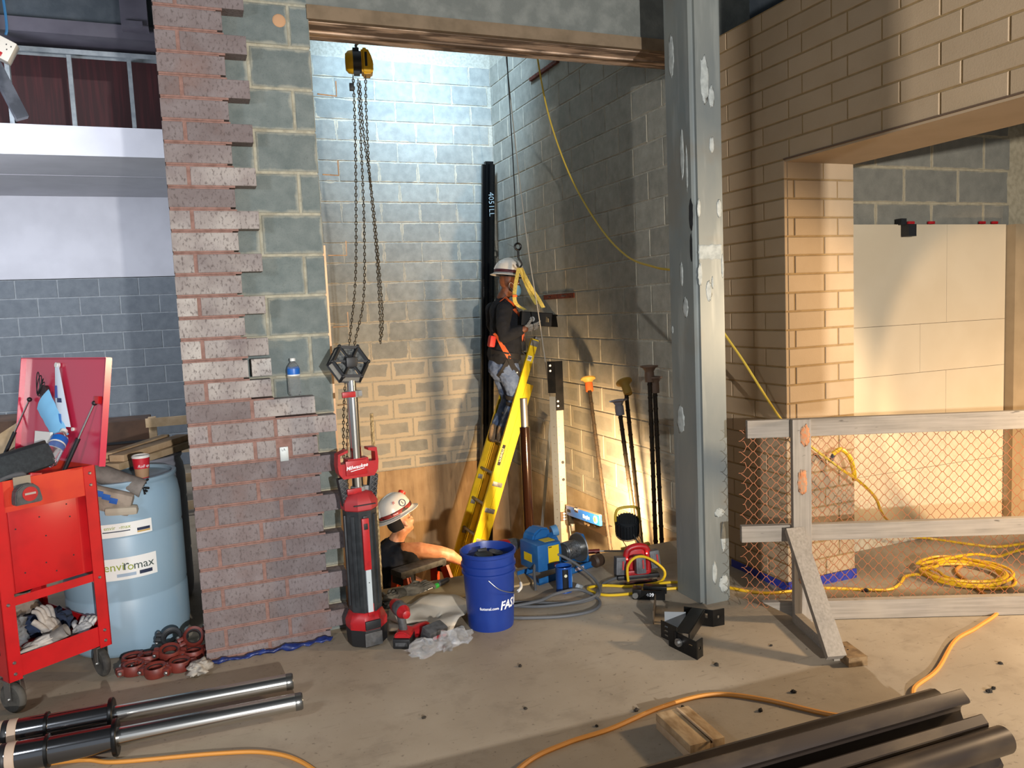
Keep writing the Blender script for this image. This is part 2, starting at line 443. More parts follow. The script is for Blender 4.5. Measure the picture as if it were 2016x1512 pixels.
# passage wall behind the opening
M_PASS = block_mat('passage_blocks', '6c695e', '7c786b', 'a99c80', .02, rnd=.06)
M_PMORT = mat('passage_mortar', 'a0947a', .95, c2='8d8269', scale=30)
bm = bm_new(); lohi(bm, (3.4, -.193, 0), (5.6, 0, 3.3)); WP = struct('wall_passage_back', bm, M_PMORT)
lay(WP, (3.55, -.2, 0), 0, 0, 1.78, 1.997, 5, .2227, .482, .013, .02, M_PASS, 'concrete_block', 'pass', offs=(.83, .33), jit=.001)
bm = bm_new(); lohi(bm, (5.26, -.30, 0), (5.47, -.2, 2.075)); struct('trim_5', bm, mat('tan_pilaster', '9c8768', .8, c2='917d5f', scale=6))
bm = bm_new(); lohi(bm, (5.30, -1.4, 0), (5.36, -.31, 3.3)) if False else lohi(bm, (5.5, -.9, 0), (5.6, -.2, 3.3)); struct('wall_passage_end', bm, mat('dark_end', '2b2822', .9))
# room on the left: block wall, drywall band, dropped soffit, studs, steel
M_LBL = block_mat('left_blocks', '626970', '70777d', '989ea3', .012, rnd=.06, bump=.15)
M_LMORT = mat('left_mortar', '91979b', .9, c2='80868a', scale=20)
bm = bm_new(); lohi(bm, (-4.5, 5.957, 0), (.45, 6.2, 2.205)); WL = struct('wall_left_room', bm, M_LMORT)
lay(WL, (-2.53, 5.95, 0), 0, 0, 2.95, -.03, 11, .2032, .406, .010, .02, M_LBL, 'concrete_block', 'left', offs=(0, .5), ztop=2.2, zbot=.0)
M_DRY = mat('white_drywall', 'bcbdc4', .8, c2='b4b5bc', scale=3)
bm = bm_new(); lohi(bm, (-4.5, 5.94, 2.212), (.45, 6.2, 3.11)); struct('wall_drywall', bm, M_DRY)
bm = bm_new(); lohi(bm, (-4.5, 3.62, 3.105), (.45, 5.94, 3.35)); struct('wall_soffit', bm, M_DRY)
bm = bm_new(); lohi(bm, (-4.5, 4.6, 3.102), (.45, 4.606, 3.106)); struct('trim_6', bm, mat('soffit_seam', 'a8a6ae', .9))
M_STUD = mat('galvanised_stud', '9fa6aa', .4, .6, c2='878f94', scale=12)
for x, sl_ in ((-1.20, 'behind the dark brace at the far left'), (-.745, 'second from the brick pier'), (-.288, 'nearest the brick pier')):
    bm = bm_new(); lohi(bm, (x-.017, 3.66, 3.35), (x+.017, 3.662, 3.94)); lohi(bm, (x-.017, 3.66, 3.35), (x-.0155, 3.75, 3.94)); lohi(bm, (x-.017, 3.748, 3.35), (x+.012, 3.75, 3.94))
    tag(obj('metal_stud', bm, M_STUD, smooth=False), 'thin galvanised wall stud above the white soffit, '+sl_, 'stud', 'metal studs above the soffit')
bm = bm_new(); lohi(bm, (-4.5, 3.65, 3.985), (.45, 3.76, 3.988)); lohi(bm, (-4.5, 3.65, 3.945), (.45, 3.652, 3.988)); lohi(bm, (-4.5, 3.758, 3.945), (.45, 3.76, 3.988))
tag(obj('stud_track', bm, M_STUD, smooth=False), 'bright galvanised top track across the stud heads', 'track')
s = N('dark_red_deck'); s.b.inputs['Roughness'].default_value = .6
base = s.mix(s.ramp(s.noise(s.pos((3, 1, .15)), 9, 4), .45, .75), lin('3a181a'), lin('562124')); s.col(base)
bm = bm_new()
for i in range(8):
    zc = 3.2+i*.24; prism(bm, [(0, 0), (.11, .03), (.11, .13), (0, .16)], (-4.5, 5.6, zc), (0, -1, 0), (0, 0, 1), 5.0)
lohi(bm, (-4.5, 5.6, 3.12), (.45, 5.7, 5.2)); struct('wall_red_deck', bm, s.m)
M_DARK = mat('dark_fireproofing', '30373d', .95, c2='3d4348', scale=7, bump=.5, bscale=40)
bm = bm_new(); lohi(bm, (-4.5, 3.45, 4.14), (.45, 3.9, 5.0)); struct('ceiling_beam', bm, M_DARK)
bm = bm_new(); lohi(bm, (-4.5, 3.42, 4.03), (.45, 3.93, 4.14)); struct('trim_7', bm, mat('purple_primer', '4a4750', .6, c2='413e48', scale=5))
bm = bm_new(); lohi(bm, (-.30, 3.2, 4.08), (-.10, 3.4, 5.0)); lohi(bm, (-.28, 3.18, 4.05), (-.14, 3.2, 4.1)); struct('trim_8', bm, mat('purple_steel', '53505a', .55, c2='47444e', scale=6))
bm = bm_new(); bar(bm, (-1.50, 3.30, 4.45), (-1.085, 3.40, 3.34), .10, .09); cyl(bm, (-1.27, 3.36, 3.80), (-1.27, 3.27, 3.80), .022)
tag(obj('diagonal_brace', bm, mat('dark_brace', '33363c', .5, .3, c2='4c4f55', scale=7)), 'dark steel strut leaning across the studs at upper left', 'brace')
# ceiling decks (the shaft itself is open to the sky)
bm = bm_new(); lohi(bm, (-7, -8, 4.7), (7, .1, 4.9)); lohi(bm, (-7, .1, 5.1), (.3, 6.3, 5.3)); lohi(bm, (3.4, .1, 5.1), (7, 3, 5.3))
struct('ceiling', bm, mat('dark_ceiling', '3a4046', .95, c2='31363c', scale=4))
bm = bm_new(); lohi(bm, (3.4, 1.4, 0), (7, 1.6, 5.2)); struct('wall_far_right', bm, M_DARK)
# the hall behind the camera, and a light blocker
M_HALL = mat('hall_plaster', '8d8a84', .9)
bm = bm_new(); lohi(bm, (6.8, -8, 0), (7, 2.4, 4.8)); struct('wall_hall_right', bm, M_HALL)
bm = bm_new(); lohi(bm, (2.2, -2.75, 0), (2.32, -2.62, 4.7)) if False else lohi(bm, (1.93, -3.95, 1.46), (2.085, -3.80, 4.7)); struct('light_blocker', bm, M_HALL)  # unseen block, added to cast the upright shadow edge on the tan wall
# ================================================================ shared materials for the things
RED = mat('red_enamel', 'b5161b', .32, c2='a01318', scale=8, lo=.45, hi=.75, rnd=0)
REDL = mat('red_lid', 'c02a48', .24, Coat_Weight=.5, Coat_Roughness=.2)
CHROME = mat('chrome', 'c4c2bd', .2, 1.0)
STEEL = mat('steel', '9a9a98', .35, .9)
BLACKM = mat('black_steel', '0f1011', .32, .4, c2='1c1b1a', scale=14)
BLACKP = mat('black_plastic', '17181a', .5)
RUBBER = mat('black_rubber', '141415', .75)
WOOD = mat('pine', 'c2a684', .75, c2='a5855f', scale=5, stretch=(1, 1, 1), bump=.15)
WHITEP = mat('white_plastic', 'd9d7d0', .45)
PAPER = mat('white_paper', 'e2dfd8', .85)
REDP = mat('red_plastic', 'a3161c', .4, c2='7f1217', scale=25, lo=.5, hi=.75)
GREYTOOL = mat('grey_plastic', '4a4b4d', .55, c2='383838', scale=40)
YEL = mat('yellow_fibreglass', 'e8c400', .42, c2='cda700', scale=9, lo=.5, hi=.8)
ORF = mat('orange_fibreglass', 'd2481a', .5, c2='a83610', scale=12)
ALU = mat('aluminium', '8f8f8c', .4, .7, c2='6e6d69', scale=25)
BLUEP = mat('winch_blue', '1c5a94', .45, c2='2f6da0', scale=11, lo=.5, hi=.8)
CLEAR = mat('clear_plastic', 'ffffff', .06, Transmission_Weight=.95, IOR=1.3)
BAGM = mat('clear_bag', 'f1f4f7', .14, Transmission_Weight=.75, Alpha=.5, IOR=1.15)
INK = mat('black_ink', '1b1c20', .7); WINK = mat('white_ink', 'e4e6ea', .6)
def dirt(o): return o
def crumple(c, r, amp=.25, freq=18, seed=0, seg=30, rings=18, flat=True):
    bm = bm_new(); ell(bm, (0, 0, 0), (1, 1, 1), seg, rings)
    for v in bm.verts:
        n = mnoise.noise_vector(v.co*freq*.12+V((seed*7.3, seed, 0)))
        k = 1+amp*mnoise.noise(v.co*freq*.2+V((seed*3.1, 0, seed)))*2
        p = V((v.co.x*r[0], v.co.y*r[1], v.co.z*r[2]))*k+V((n.x*r[0], n.y*r[1], n.z*r[2]))*amp
        if flat: p.z = max(p.z, -r[2]*.8)
        v.co = p+V(c)
    return bm
def cutplate(bm, L, H, T, holes, M):
    """plate L x H x T in local x,z (thickness y) with rectangular slots, placed by matrix M"""
    xs = sorted({0, L, *[h[0] for h in holes], *[h[1] for h in holes]}); zs = sorted({0, H, *[h[2] for h in holes], *[h[3] for h in holes]})
    for x0, x1 in zip(xs, xs[1:]):
        for z0, z1 in zip(zs, zs[1:]):
            cx, cz = (x0+x1)/2, (z0+z1)/2
            if any(h[0] < cx < h[1] and h[2] < cz < h[3] for h in holes): continue
            vs = lohi(bm, (x0, 0, z0), (x1, T, z1))
            for v in vs: v.co = M @ v.co
def xf(loc, rz): return Matrix.Translation(V(loc)) @ Matrix.Rotation(rz, 4, 'Z')

# ================================================================ red tool cart
CZ = math.radians(34.3); CO = V((-.78, -.20, 0)); CM = xf(CO, CZ)
def cart(x, y, z): return CM @ V((x, y, z))
CW, CD = .45, .64
t = thing('tool_cart', 'red steel tool cart with open lid standing before the grey-blue drums', 'tool cart', CO, CZ)
for x0, y0, sx, sy in ((0, 0, 1, 1), (CW, 0, -1, 1), (0, CD, 1, -1), (CW, CD, -1, -1)):
    bm = bm_new(); lohi(bm, (min(x0, x0+.052*sx), y0-.002*sy if sy > 0 else y0, .155), (max(x0, x0+.052*sx), y0+.003*sy, 1.02)) if False else None
    for lo, hi in (((x0, y0), (x0+.055*sx, y0+.004*sy)), ((x0, y0), (x0+.004*sx, y0+.055*sy))):
        lohi(bm, (min(lo[0], hi[0]), min(lo[1], hi[1]), .155), (max(lo[0], hi[0]), max(lo[1], hi[1]), 1.02))
    po = obj('post', bm, RED, t, smooth=False)
    if y0 == 0:
        for z in (.185, .235, .49, .93, .985):
            bm = bm_new(); cyl(bm, (x0+.028*sx, -.001, z), (x0+.028*sx, -.006, z), .008, .005, 10); obj('rivet', bm, STEEL, po)
bm = bm_new()
lohi(bm, (.0, .004, .885), (CW, .008, 1.02)); lohi(bm, (.004, CD-.008, .885), (CW-.004, CD-.004, 1.02)); lohi(bm, (.004, .006, .885), (.008, CD-.006, 1.02)); lohi(bm, (CW-.008, .006, .885), (CW-.004, CD-.006, 1.02)); lohi(bm, (.008, .008, .955), (CW-.008, CD-.008, .96))
obj('tray', bm, mat('red_tray', 'c0341c', .4, c2='b01a1a', scale=5), t, smooth=False)
bm = bm_new(); lohi(bm, (.06, .035, .52), (CW-.01, .038, .90)); lohi(bm, (CW-.012, .035, .52), (CW-.008, CD-.04, .90)); lohi(bm, (.008, .035, .52), (.012, CD-.04, .90)); lohi(bm, (.012, CD-.045, .52), (CW-.012, CD-.04, .90)); lohi(bm, (.012, .038, .525), (CW-.012, CD-.045, .529))
dp = obj('drawer_cabinet', bm, RED, t, smooth=False)
bm = bm_new(); lohi(bm, (.075, .030, .525), (.365, .035, .895), .003); pn = obj('front_panel', bm, RED, t)
for x, z in ((.10, .80), (.20, .83), (.12, .60), (.22, .74), (.21, .62), (.32, .86), (.33, .80), (.33, .62), (.25, .57)): bm = bm_new(); cyl(bm, (x, .0305, z), (x, .029, z), .0035, n=8); obj('bolt_hole', bm, INK, pn)
bm = bm_new(); lohi(bm, (.04, .005, .478), (CW-.04, .009, .515)); lohi(bm, (CW-.009, .03, .478), (CW-.005, CD-.03, .515)); lohi(bm, (.005, .03, .478), (.009, CD-.03, .515)); obj('cross_rail', bm, RED, t, smooth=False)
bm = bm_new(); lohi(bm, (.04, .005, .165), (CW-.04, .009, .258)); lohi(bm, (CW-.009, .03, .165), (CW-.005, CD-.03, .258)); lohi(bm, (.005, .03, .165), (.009, CD-.03, .258)); lohi(bm, (.03, CD-.009, .165), (CW-.03, CD-.005, .258)); lohi(bm, (.01, .01, .18), (CW-.01, CD-.01, .185)); obj('lower_shelf', bm, RED, t, smooth=False)
for x, y, a in ((.03, .05, .25), (CW-.03, .05, -.1), (.03, CD-.06, .2), (CW-.03, CD-.06, .1)):
    bm = bm_new(); c = V((x, y, .068)); ax = V((math.cos(a), math.sin(a), 0))
    for s_ in (-1, 1): bar(bm, c+ax*.024*s_, c+ax*.024*s_+V((0, 0, .085)), .036, .003, up=ax)
    lohi(bm, (x-.035, y-.035, .150), (x+.035, y+.035, .157)); cyl(bm, c-ax*.03, c+ax*.03, .007, n=8)
    cs = obj('caster', bm, STEEL, t)
    bm = bm_new(); lathe(bm, [(.03, -.016), (.058, -.017), (.066, -.010), (.068, 0), (.066, .010), (.058, .017), (.03, .016)], 24, c, ax); obj('wheel', bm, mat('caster_tyre', '4a4741', .8, c2='2a2826', scale=18), cs)
# lid: hinged on the long right side, standing open and leaning out
LN = V((.5, 0, -.08)).normalized(); LU = V((.08, 0, .5)).normalized(); L0 = V((CW-.015, -.11, 1.022))
def lid(y, h, d=0): return L0+V((0, y, 0))+LU*h-LN*d
bm = bm_new(); R = Matrix((LN, V((0, 1, 0)), LU)).transposed()
box(bm, L0+V((0, .40, 0))+LU*.247+LN*.002, (.004, .80, .494), R)
for y in (.0, .80): box(bm, L0+V((0, y, 0))+LU*.247-LN*.012, (.028, .004, .494), R)
box(bm, L0+V((0, .40, 0))+LU*.494-LN*.012, (.028, .80, .004), R)
ld = obj('lid', bm, REDL, t, smooth=False)
bm = bm_new(); lohi(bm, (0, 0, 0), (.001, .001, .001)); bm.clear()
for y in (.085, .70):
    bm = bm_new(); a = lid(y, .285, .018); b = V((CW-.10, y+.0, 1.0)); m_ = a.lerp(b, .52)
    cyl(bm, a, m_, .0045, n=10); st = obj('gas_strut', bm, CHROME, t)
    bm = bm_new(); cyl(bm, m_, b, .0095, n=12); obj('strut_cylinder', bm, BLACKP, st)
    bm = bm_new(); ell(bm, a, (.012, .012, .012), 12, 8); obj('ball_joint', bm, BLACKP, st)
bm = bm_new(); box(bm, lid(.07, .30, .012), (.02, .04, .035), R, .003); obj('strut_bracket', bm, RED, ld)
bm = bm_new(); cyl(bm, lid(.29, .155, 0), lid(.29, .155, .008), .009, n=12); obj('lid_button', bm, WHITEP, ld)
def onlid(bm):
    for v in bm.verts: v.co = CM @ v.co
    return bm
# things on the lid
bm = bm_new(); n = 12
def sheet(bm, f, nu, nv, thick=.002, nrm=None):
    g = [[bm.verts.new(f(i/nu, j/nv)) for j in range(nv+1)] for i in range(nu+1)]
    fs = [bm.faces.new((g[i][j], g[i+1][j], g[i+1][j+1], g[i][j+1])) for i in range(nu) for j in range(nv)]
    bm.normal_update()
    bmesh.ops.solidify(bm, geom=fs, thickness=thick)
mk = thing('face_mask', 'light blue surgical face mask hanging on the open red lid', 'mask', cart(*lid(.46, .23, .03)), 0)
def maskf(u, v):
    c = lid(.52-.22*v+.10*u-.02, .34-.21*v-.10*u*(1-.4*v), .026+.012*math.sin(u*PI))
    return (CM @ c)-mk.location
bm = bm_new(); sheet(bm, lambda u, v: maskf(u, v)+V((0, 0, .003*math.sin(v*26))), 8, 18, .0015); obj('mask_sheet', bm, mat('mask_blue', '86c6ee', .85), mk)
bm = bm_new(); tube(bm, [p-mk.location for p in spl([cart(*lid(.50, .13, .02)), cart(*lid(.555, .07, .02)), cart(*lid(.52, .03, .02))], 6)], .002, 6); obj('ear_loop', bm, PAPER, mk)
pk = thing('glove_packet', 'white and blue plastic packet hanging by its corner on the red lid', 'packet', cart(*lid(.40, .30, .03)), 0)
def pkf(u, v):
    w_ = .03+.11*v; c = lid(.455-.10*v+(.5-u)*w_, .465-.30*v, .016+.01*math.sin(u*PI)*v)
    return (CM @ c)-pk.location
bm = bm_new(); sheet(bm, pkf, 8, 14, .002); obj('packet_film', bm, mat('packet_white', 'd7e0ec', .35), pk)
for u0, u1, v0, v1, c in ((.05, .4, .35, .55, '3a55a8'), (.35, .75, .55, .62, '24325e'), (.1, .6, .80, .97, '2f7fd0')):
    bm = bm_new(); sheet(bm, lambda u, v: pkf(u0+(u1-u0)*u, v0+(v1-v0)*v)-(CM.to_3x3() @ LN)*.004, 4, 4, .001); obj('print_patch', bm, mat('packet_'+c, c, .4), pk)
bm = bm_new(); cyl(bm, lid(.455, .46, .005), lid(.455, .46, .022), .013, n=12); onlid(bm); obj('hanging_clip', bm, WHITEP, None); tag(bpy.data.objects['hanging_clip'], 'small white magnet clip at the top of the red lid', 'clip')
w_ = thing('wire_bundle', 'loop of thin black wire stuck on the left of the red lid', 'wire', cart(*lid(.585, .32, .02)), 0)
bm = bm_new()
for k in range(5):
    a0 = k*.9; tube(bm, [(CM @ lid(.585+.03*math.cos(q+a0)*(1-.1*k), .33+.05*math.sin(q*1.0)*(.6+.12*k)+.01*k, .012+.006*k))-w_.location for q in [i*2*PI/12 for i in range(12)]], .0022, 5, True)
obj('wire_loop', bm, BLACKP, w_)
bm = bm_new(); cyl(bm, (CM @ lid(.565, .325, .002))-w_.location, (CM @ lid(.565, .325, .02))-w_.location, .034, n=20); obj('magnet', bm, mat('dark_magnet', '3a2a2c', .5), w_)
# things in the tray
c = cart(.165, .075, 1.075); bm = bm_new(); box(bm, c, (.265, .10, .115), Euler((math.radians(-12), math.radians(-9), CZ+.02)), .038)
pc = tag(obj('tool_pouch', bm, mat('charcoal_canvas', '22272b', .9, c2='2c3236', scale=60, bump=.4, bscale=300)), 'charcoal soft case lying in the tray of the red cart', 'case')
bm = bm_new(); box(bm, c+V((-.005, 0, .004)), (.27, .012, .118), Euler((math.radians(-12), math.radians(-9), CZ+.02)), .005); obj('zip', bm, BLACKP, pc)
def bottle(name, label, base, axis, h=.20, r=.033, lab='1f62b4', group=None):
    t = thing(name, label, 'bottle', base, 0, group); a = V(axis).normalized()
    prof = [(.0, .004), (r*.75, .0), (r, .012)]
    for i in range(7): prof += [(r*.97, .02+i*.012), (r, .026+i*.012)]
    prof += [(r*.98, h*.56), (r*.98, h*.72), (r*.9, h*.78), (r*.5, h*.88), (r*.36, h*.9), (r*.36, h*.97)]
    bm = bm_new(); lathe(bm, prof, 24, (0, 0, 0), a); obj('bottle_body', bm, CLEAR, t)
    bm = bm_new(); lathe(bm, [(r*1.005, h*.55), (r*1.015, h*.56), (r*1.015, h*.72), (r*1.005, h*.73)], 24, (0, 0, 0), a, False); lb = obj('bottle_label', bm, mat('label_'+lab, lab, .4), t)
    bm = bm_new(); lathe(bm, [(r*1.02, h*.53), (r*1.03, h*.535), (r*1.03, h*.565), (r*1.02, h*.57)], 24, (0, 0, 0), a, False); obj('label_band', bm, WHITEP, lb)
    bm = bm_new(); lathe(bm, [(r*.45, h*.93), (r*.45, h*1.0), (r*.38, h*1.01)], 16, (0, 0, 0), a); obj('bottle_cap', bm, WHITEP, t)
    return t
b0 = cart(.27, .055, 1.055)
bottle('water_bottle', 'clear water bottle with blue label leaning in the red cart tray', b0, (cart(.43, .165, 1.21)-b0), .20, .036)
bm = bm_new(); q = [(CM @ lid(.40-.10*u+.0, .125-.11*v, .035+.002)) for u, v in ((0, 0), (1, 0), (1, 1), (0, 1))]
bm = bm_new(); sheet(bm, lambda u, v: CM @ lid(.55-.15*u, .135-.13*v, .04), 2, 2, .012); cb = obj('carton', bm, PAPER, smooth=False); tag(cb, 'small white card carton leaning against the red lid', 'carton')
bm = bm_new(); sheet(bm, lambda u, v: CM @ lid(.485-.03*u, .085-.012*v, .0535), 1, 1, .0006); obj('carton_print', bm, mat('grey_print', '77787c', .8), cb)
# tape measure hooked on the front rim
tm = thing('tape_measure', 'grey and red tape measure clipped on the front rim of the red cart', 'tape measure', cart(.135, -.022, .955), CZ)
bm = bm_new(); prism(bm, [(-.055, -.042), (.052, -.042), (.055, -.03), (.045, .02), (.02, .043), (-.02, .043), (-.048, .022), (-.055, -.015)], (0, .018, 0), (1, 0, 0), (0, 0, 1), .042)
bmesh.ops.bevel(bm, geom=[e for e in bm.edges], offset=.004, segments=2, affect='EDGES'); obj('tape_case', bm, GREYTOOL, tm)
bm = bm_new(); cyl(bm, (.004, -.022, 0), (.004, -.027, 0), .031, n=24); td = obj('tape_badge', bm, REDP, tm)
bm = bm_new(); box(bm, (.004, -.0285, .002), (.044, .002, .009)); obj('badge_stripe', bm, mat('dull_silver', 'a08f88', .5), td)
bm = bm_new(); lohi(bm, (-.04, .016, -.02), (.03, .02, .075)); obj('belt_clip', bm, STEEL, tm)
bm = bm_new(); box(bm, cart(.20, .03, 1.015), (.05, .03, .03), Euler((0, .2, .5)), .008); tag(obj('belt_clamp', bm, REDP), 'small red plastic clamp beside the tape measure in the cart tray', 'clamp')
ph = thing('meter', 'screen device in a red holder at the left end of the cart tray', 'meter', cart(-.02, .22, 1.10), CZ)
bm = bm_new(); box(bm, (0, 0, 0), (.16, .03, .14), Euler((-.5, .25, 0)), .01); obj('holder', bm, RED, ph)
bm = bm_new(); box(bm, (.0, -.018, .0), (.125, .008, .10), Euler((-.5, .25, 0)), .003); obj('screen', bm, mat('pale_screen', 'a9cfe8', .2), ph)
bm = bm_new(); tube(bm, spl([cart(.02, .02, 1.0), cart(.08, .03, 1.03), cart(.15, .02, 1.032), cart(.10, .06, 1.0)], 6), .012, 8); tag(obj('grey_strap', bm, mat('grey_web', '4c4d50', .9)), 'dark grey strap curled over the left rim of the cart tray', 'strap')
# things on the lower shelf
def lump(name, label, cat, loc, r, m, amp=.25, freq=20, seed=1, rz=0.0, group=None):
    o = obj(name, crumple((0, 0, 0), r, amp, freq, seed), m, ang=180); o.location = loc; o.rotation_euler = (0, 0, CZ+rz); tag(o, label, cat, group); return o
CLOTHW = mat('grey_glove_fabric', 'b3aca4', .9, c2='9b948d', scale=30, bump=.3, bscale=200)
def glove(name, label, loc, rz, m, s=1.0, group=None, tilt=(0, 0)):
    t = thing(name, label, 'glove', loc, rz, group); t.rotation_euler = (tilt[0], tilt[1], rz)
    bm = crumple((0, 0, .0), (.085*s, .05*s, .028*s), .18, 14, 3); obj('palm', bm, m, t, ang=180)
    for k in range(4):
        y = -.034+.023*k; bm = bm_new()
        tube(bm, [V(p)*s for p in spl([(.05, y, .0), (.10, y*1.25, .012), (.135-.01*abs(k-1.5), y*1.4, -.004)], 5)], [.0135*s*(1-.03*i) for i in range(11)], 10); obj('finger', bm, m, t, ang=180)
    bm = bm_new(); tube(bm, [V(p)*s for p in spl([(.0, .035, 0), (.04, .07, .01), (.075, .08, -.002)], 5)], .014*s, 10); obj('thumb', bm, m, t, ang=180)
    bm = bm_new(); lathe(bm, [(.040*s, 0), (.046*s, .03*s), (.05*s, .06*s)], 18, V((-.06*s, 0, 0)), (-1, 0, .05), False); 
    for v in bm.verts: v.co.z *= .55
    bmesh.ops.solidify(bm, geom=bm.faces[:], thickness=.003); obj('cuff', bm, m, t, ang=180)
    return t
glove('work_glove', 'pale grey work glove standing upright at the middle of the cart shelf', cart(.275, .17, .255), CZ+1.9, CLOTHW, 1.0, None, (.2, -1.0))
glove('work_glove', 'pale grey work glove draped over the front rim of the cart shelf', cart(.165, .085, .245), CZ+2.6, CLOTHW, 1.05, None, (.1, .35))
glove('work_glove', 'small whitish glove lying at the right end of the cart shelf', cart(.37, .10, .235), CZ+.6, mat('white_glove_fabric', 'c9c7c2', .9, c2='6b6f78', scale=22), .75, None, (.1, -.3))
lump('blue_cloth', 'navy blue cloth heaped at the back of the cart shelf', 'cloth', cart(.325, .34, .24), (.10, .12, .055), mat('navy_cloth', '26344f', .95, c2='1b2539', scale=12, bump=.3), .3, 22, 4)
lump('clear_bag', 'crumpled clear plastic bag on the left of the cart shelf', 'bag', cart(.10, .20, .285), (.065, .06, .075), BAGM, .35, 30, 5)
lump('dark_rag', 'black rag behind the clear bag on the cart shelf', 'rag', cart(.12, .40, .245), (.13, .10, .06), mat('black_rag', '23252a', .95, c2='3b3d40', scale=14), .3, 24, 6)
lump('beige_bag', 'greyish beige sack at the back left of the cart shelf', 'sack', cart(.22, .52, .285), (.14, .08, .10), mat('beige_sack', '8d8178', .9, c2='766b62', scale=10), .15, 14, 7)
bm = bm_new(); box(bm, cart(.07, .10, .225), (.06, .05, .06), Euler((.3, .2, CZ)), .004); tag(obj('orange_box', bm, mat('burnt_orange', '9c431d', .7)), 'small burnt orange box at the front left of the cart shelf', 'box')
bm = bm_new(); lathe(bm, [(.045, 0), (.05, .006), (.05, .014), (.02, .016)], 20, cart(.30, .50, .39), (.1, -.2, 1)); tag(obj('jar_lid', bm, BLACKP), 'round dark lid lying on the beige sack in the cart', 'lid')

# ================================================================ drums and what lies on them
def drum(name, label, c, m, rz=0):
    t = thing(name, label, 'drum', c, 0, 'plastic drums behind the tool cart'); t.rotation_euler = (0, 0, rz)
    bm = bm_new(); R0 = .292
    lathe(bm, [(.255, 0), (.272, .008), (.285, .03), (R0, .09), (R0, .28), (R0-.004, .290), (R0-.004, .298), (R0, .308), (R0, .60), (R0-.004, .61), (R0-.004, .618), (R0, .628), (R0, .76), (.284, .82), (.272, .85), (.276, .862), (.282, .87), (.282, .884), (.274, .888), (.262, .884), (.258, .868), (.10, .866), (.0, .866)], 56)
    obj('drum_body', bm, m, t, ang=50)
    bm = bm_new(); lathe(bm, [(.03, .866), (.03, .884), (.02, .886)], 16, (-.12, .12, 0)); obj('bung', bm, m, t)
    return t
DRUM = mat('grey_blue_hdpe', '8fa6b4', .42, c2='86a0b2', scale=2.5, lo=.35, hi=.7)
D1 = drum('plastic_drum', 'grey-blue plastic drum with two white labels and a paper cup on top', (-.364, .520, 0), DRUM, ca(8))
D2 = drum('plastic_drum', 'grey plastic drum behind the labelled one, boards resting on its rim', (-.345, 1.105, 0), mat('grey_hdpe', '86878f', .45, c2='7b7c86', scale=2.5), .8)
def wrap_label(parent, a0, a1, z0, z1, R, m, name, n=10, skew=0.0):
    bm = bm_new(); g = []
    for i in range(n+1):
        a = a0+(a1-a0)*i/n; g.append([bm.verts.new((math.cos(a)*R, math.sin(a)*R, z+skew*i/n)) for z in (z0, z1)])
    for i in range(n): bm.faces.new((g[i][0], g[i+1][0], g[i+1][1], g[i][1]))
    return obj(name, bm, m, parent, ang=60)
ca = math.radians
lb1 = wrap_label(D1, ca(-112), ca(-66), .622, .690, .2965, PAPER, 'drum_label')
lb2 = wrap_label(D1, ca(-124), ca(-64), .405, .515, .2935, PAPER, 'drum_label')
GRN = mat('olive_ink', '8f9a2f', .7); DGR = mat('dark_green_ink', '3c4a44', .7)
text('lettering', 'envi', .058, GRN, lb2, (0, 0, .472), 0, 0, wrap=(0, 0, .2938, ca(-103)))
text('lettering', 'r', .074, DGR, lb2, (0, 0, .476), 0, 0, wrap=(0, 0, .2938, ca(-92.5)))
text('lettering', 'o', .058, GRN, lb2, (0, 0, .468), 0, 0, wrap=(0, 0, .2938, ca(-88.5)))
text('lettering', 'max', .058, DGR, lb2, (0, 0, .468), 0, 0, wrap=(0, 0, .2938, ca(-76.5)))
text('lettering', 'envir  -max', .026, GRN, lb1, (0, 0, .670), 0, 0, wrap=(0, 0, .2968, ca(-97)))
NAVY = mat('navy_ink', '1d2740', .6)
wrap_label(lb2, ca(-81), ca(-69), .420, .438, .2945, NAVY, 'print_bar'); wrap_label(lb2, ca(-101), ca(-84), .420, .436, .2945, mat('pale_bar', '9aa9b8', .7), 'print_bar')
wrap_label(lb1, ca(-110), ca(-86), .648, .653, .2975, NAVY, 'print_bar'); wrap_label(lb1, ca(-80), ca(-68), .640, .654, .2975, NAVY, 'print_bar'); wrap_label(lb1, ca(-80), ca(-68), .631, .639, .2975, mat('gold_bar', 'c09a52', .7), 'print_bar')
cp = thing('paper_cup', 'red and brown paper coffee cup with white lid on the near drum', 'cup', (-.235, .34, .866), .0)
bm = bm_new(); lathe(bm, [(.0, .0), (.029, 0), (.041, .125), (.0385, .125), (.027, .004)], 28, cap=False); cb = obj('cup_body', bm, mat('kraft_brown', '9c7b5c', .7), cp)
bm = bm_new(); lathe(bm, [(.0295, .0), (.0318, .022)], 28, cap=False); obj('red_base', bm, mat('cup_red', 'b71c2c', .5), cb)
bm = bm_new(); lathe(bm, [(.0365, .068), (.0417, .122)], 28, cap=False); rd = obj('red_band', bm, mat('cup_red', 'b71c2c', .5), cb)
text('lettering', 'Roll up', .02, WINK, rd, (0, 0, .082), 0, 0, shear=.3, wrap=(0, 0, .0382, ca(-70)))
bm = bm_new(); lathe(bm, [(.0425, .122), (.0435, .128), (.041, .134), (.037, .136), (.034, .131), (.0, .131)], 28); obj('cup_lid', bm, WHITEP, cp)
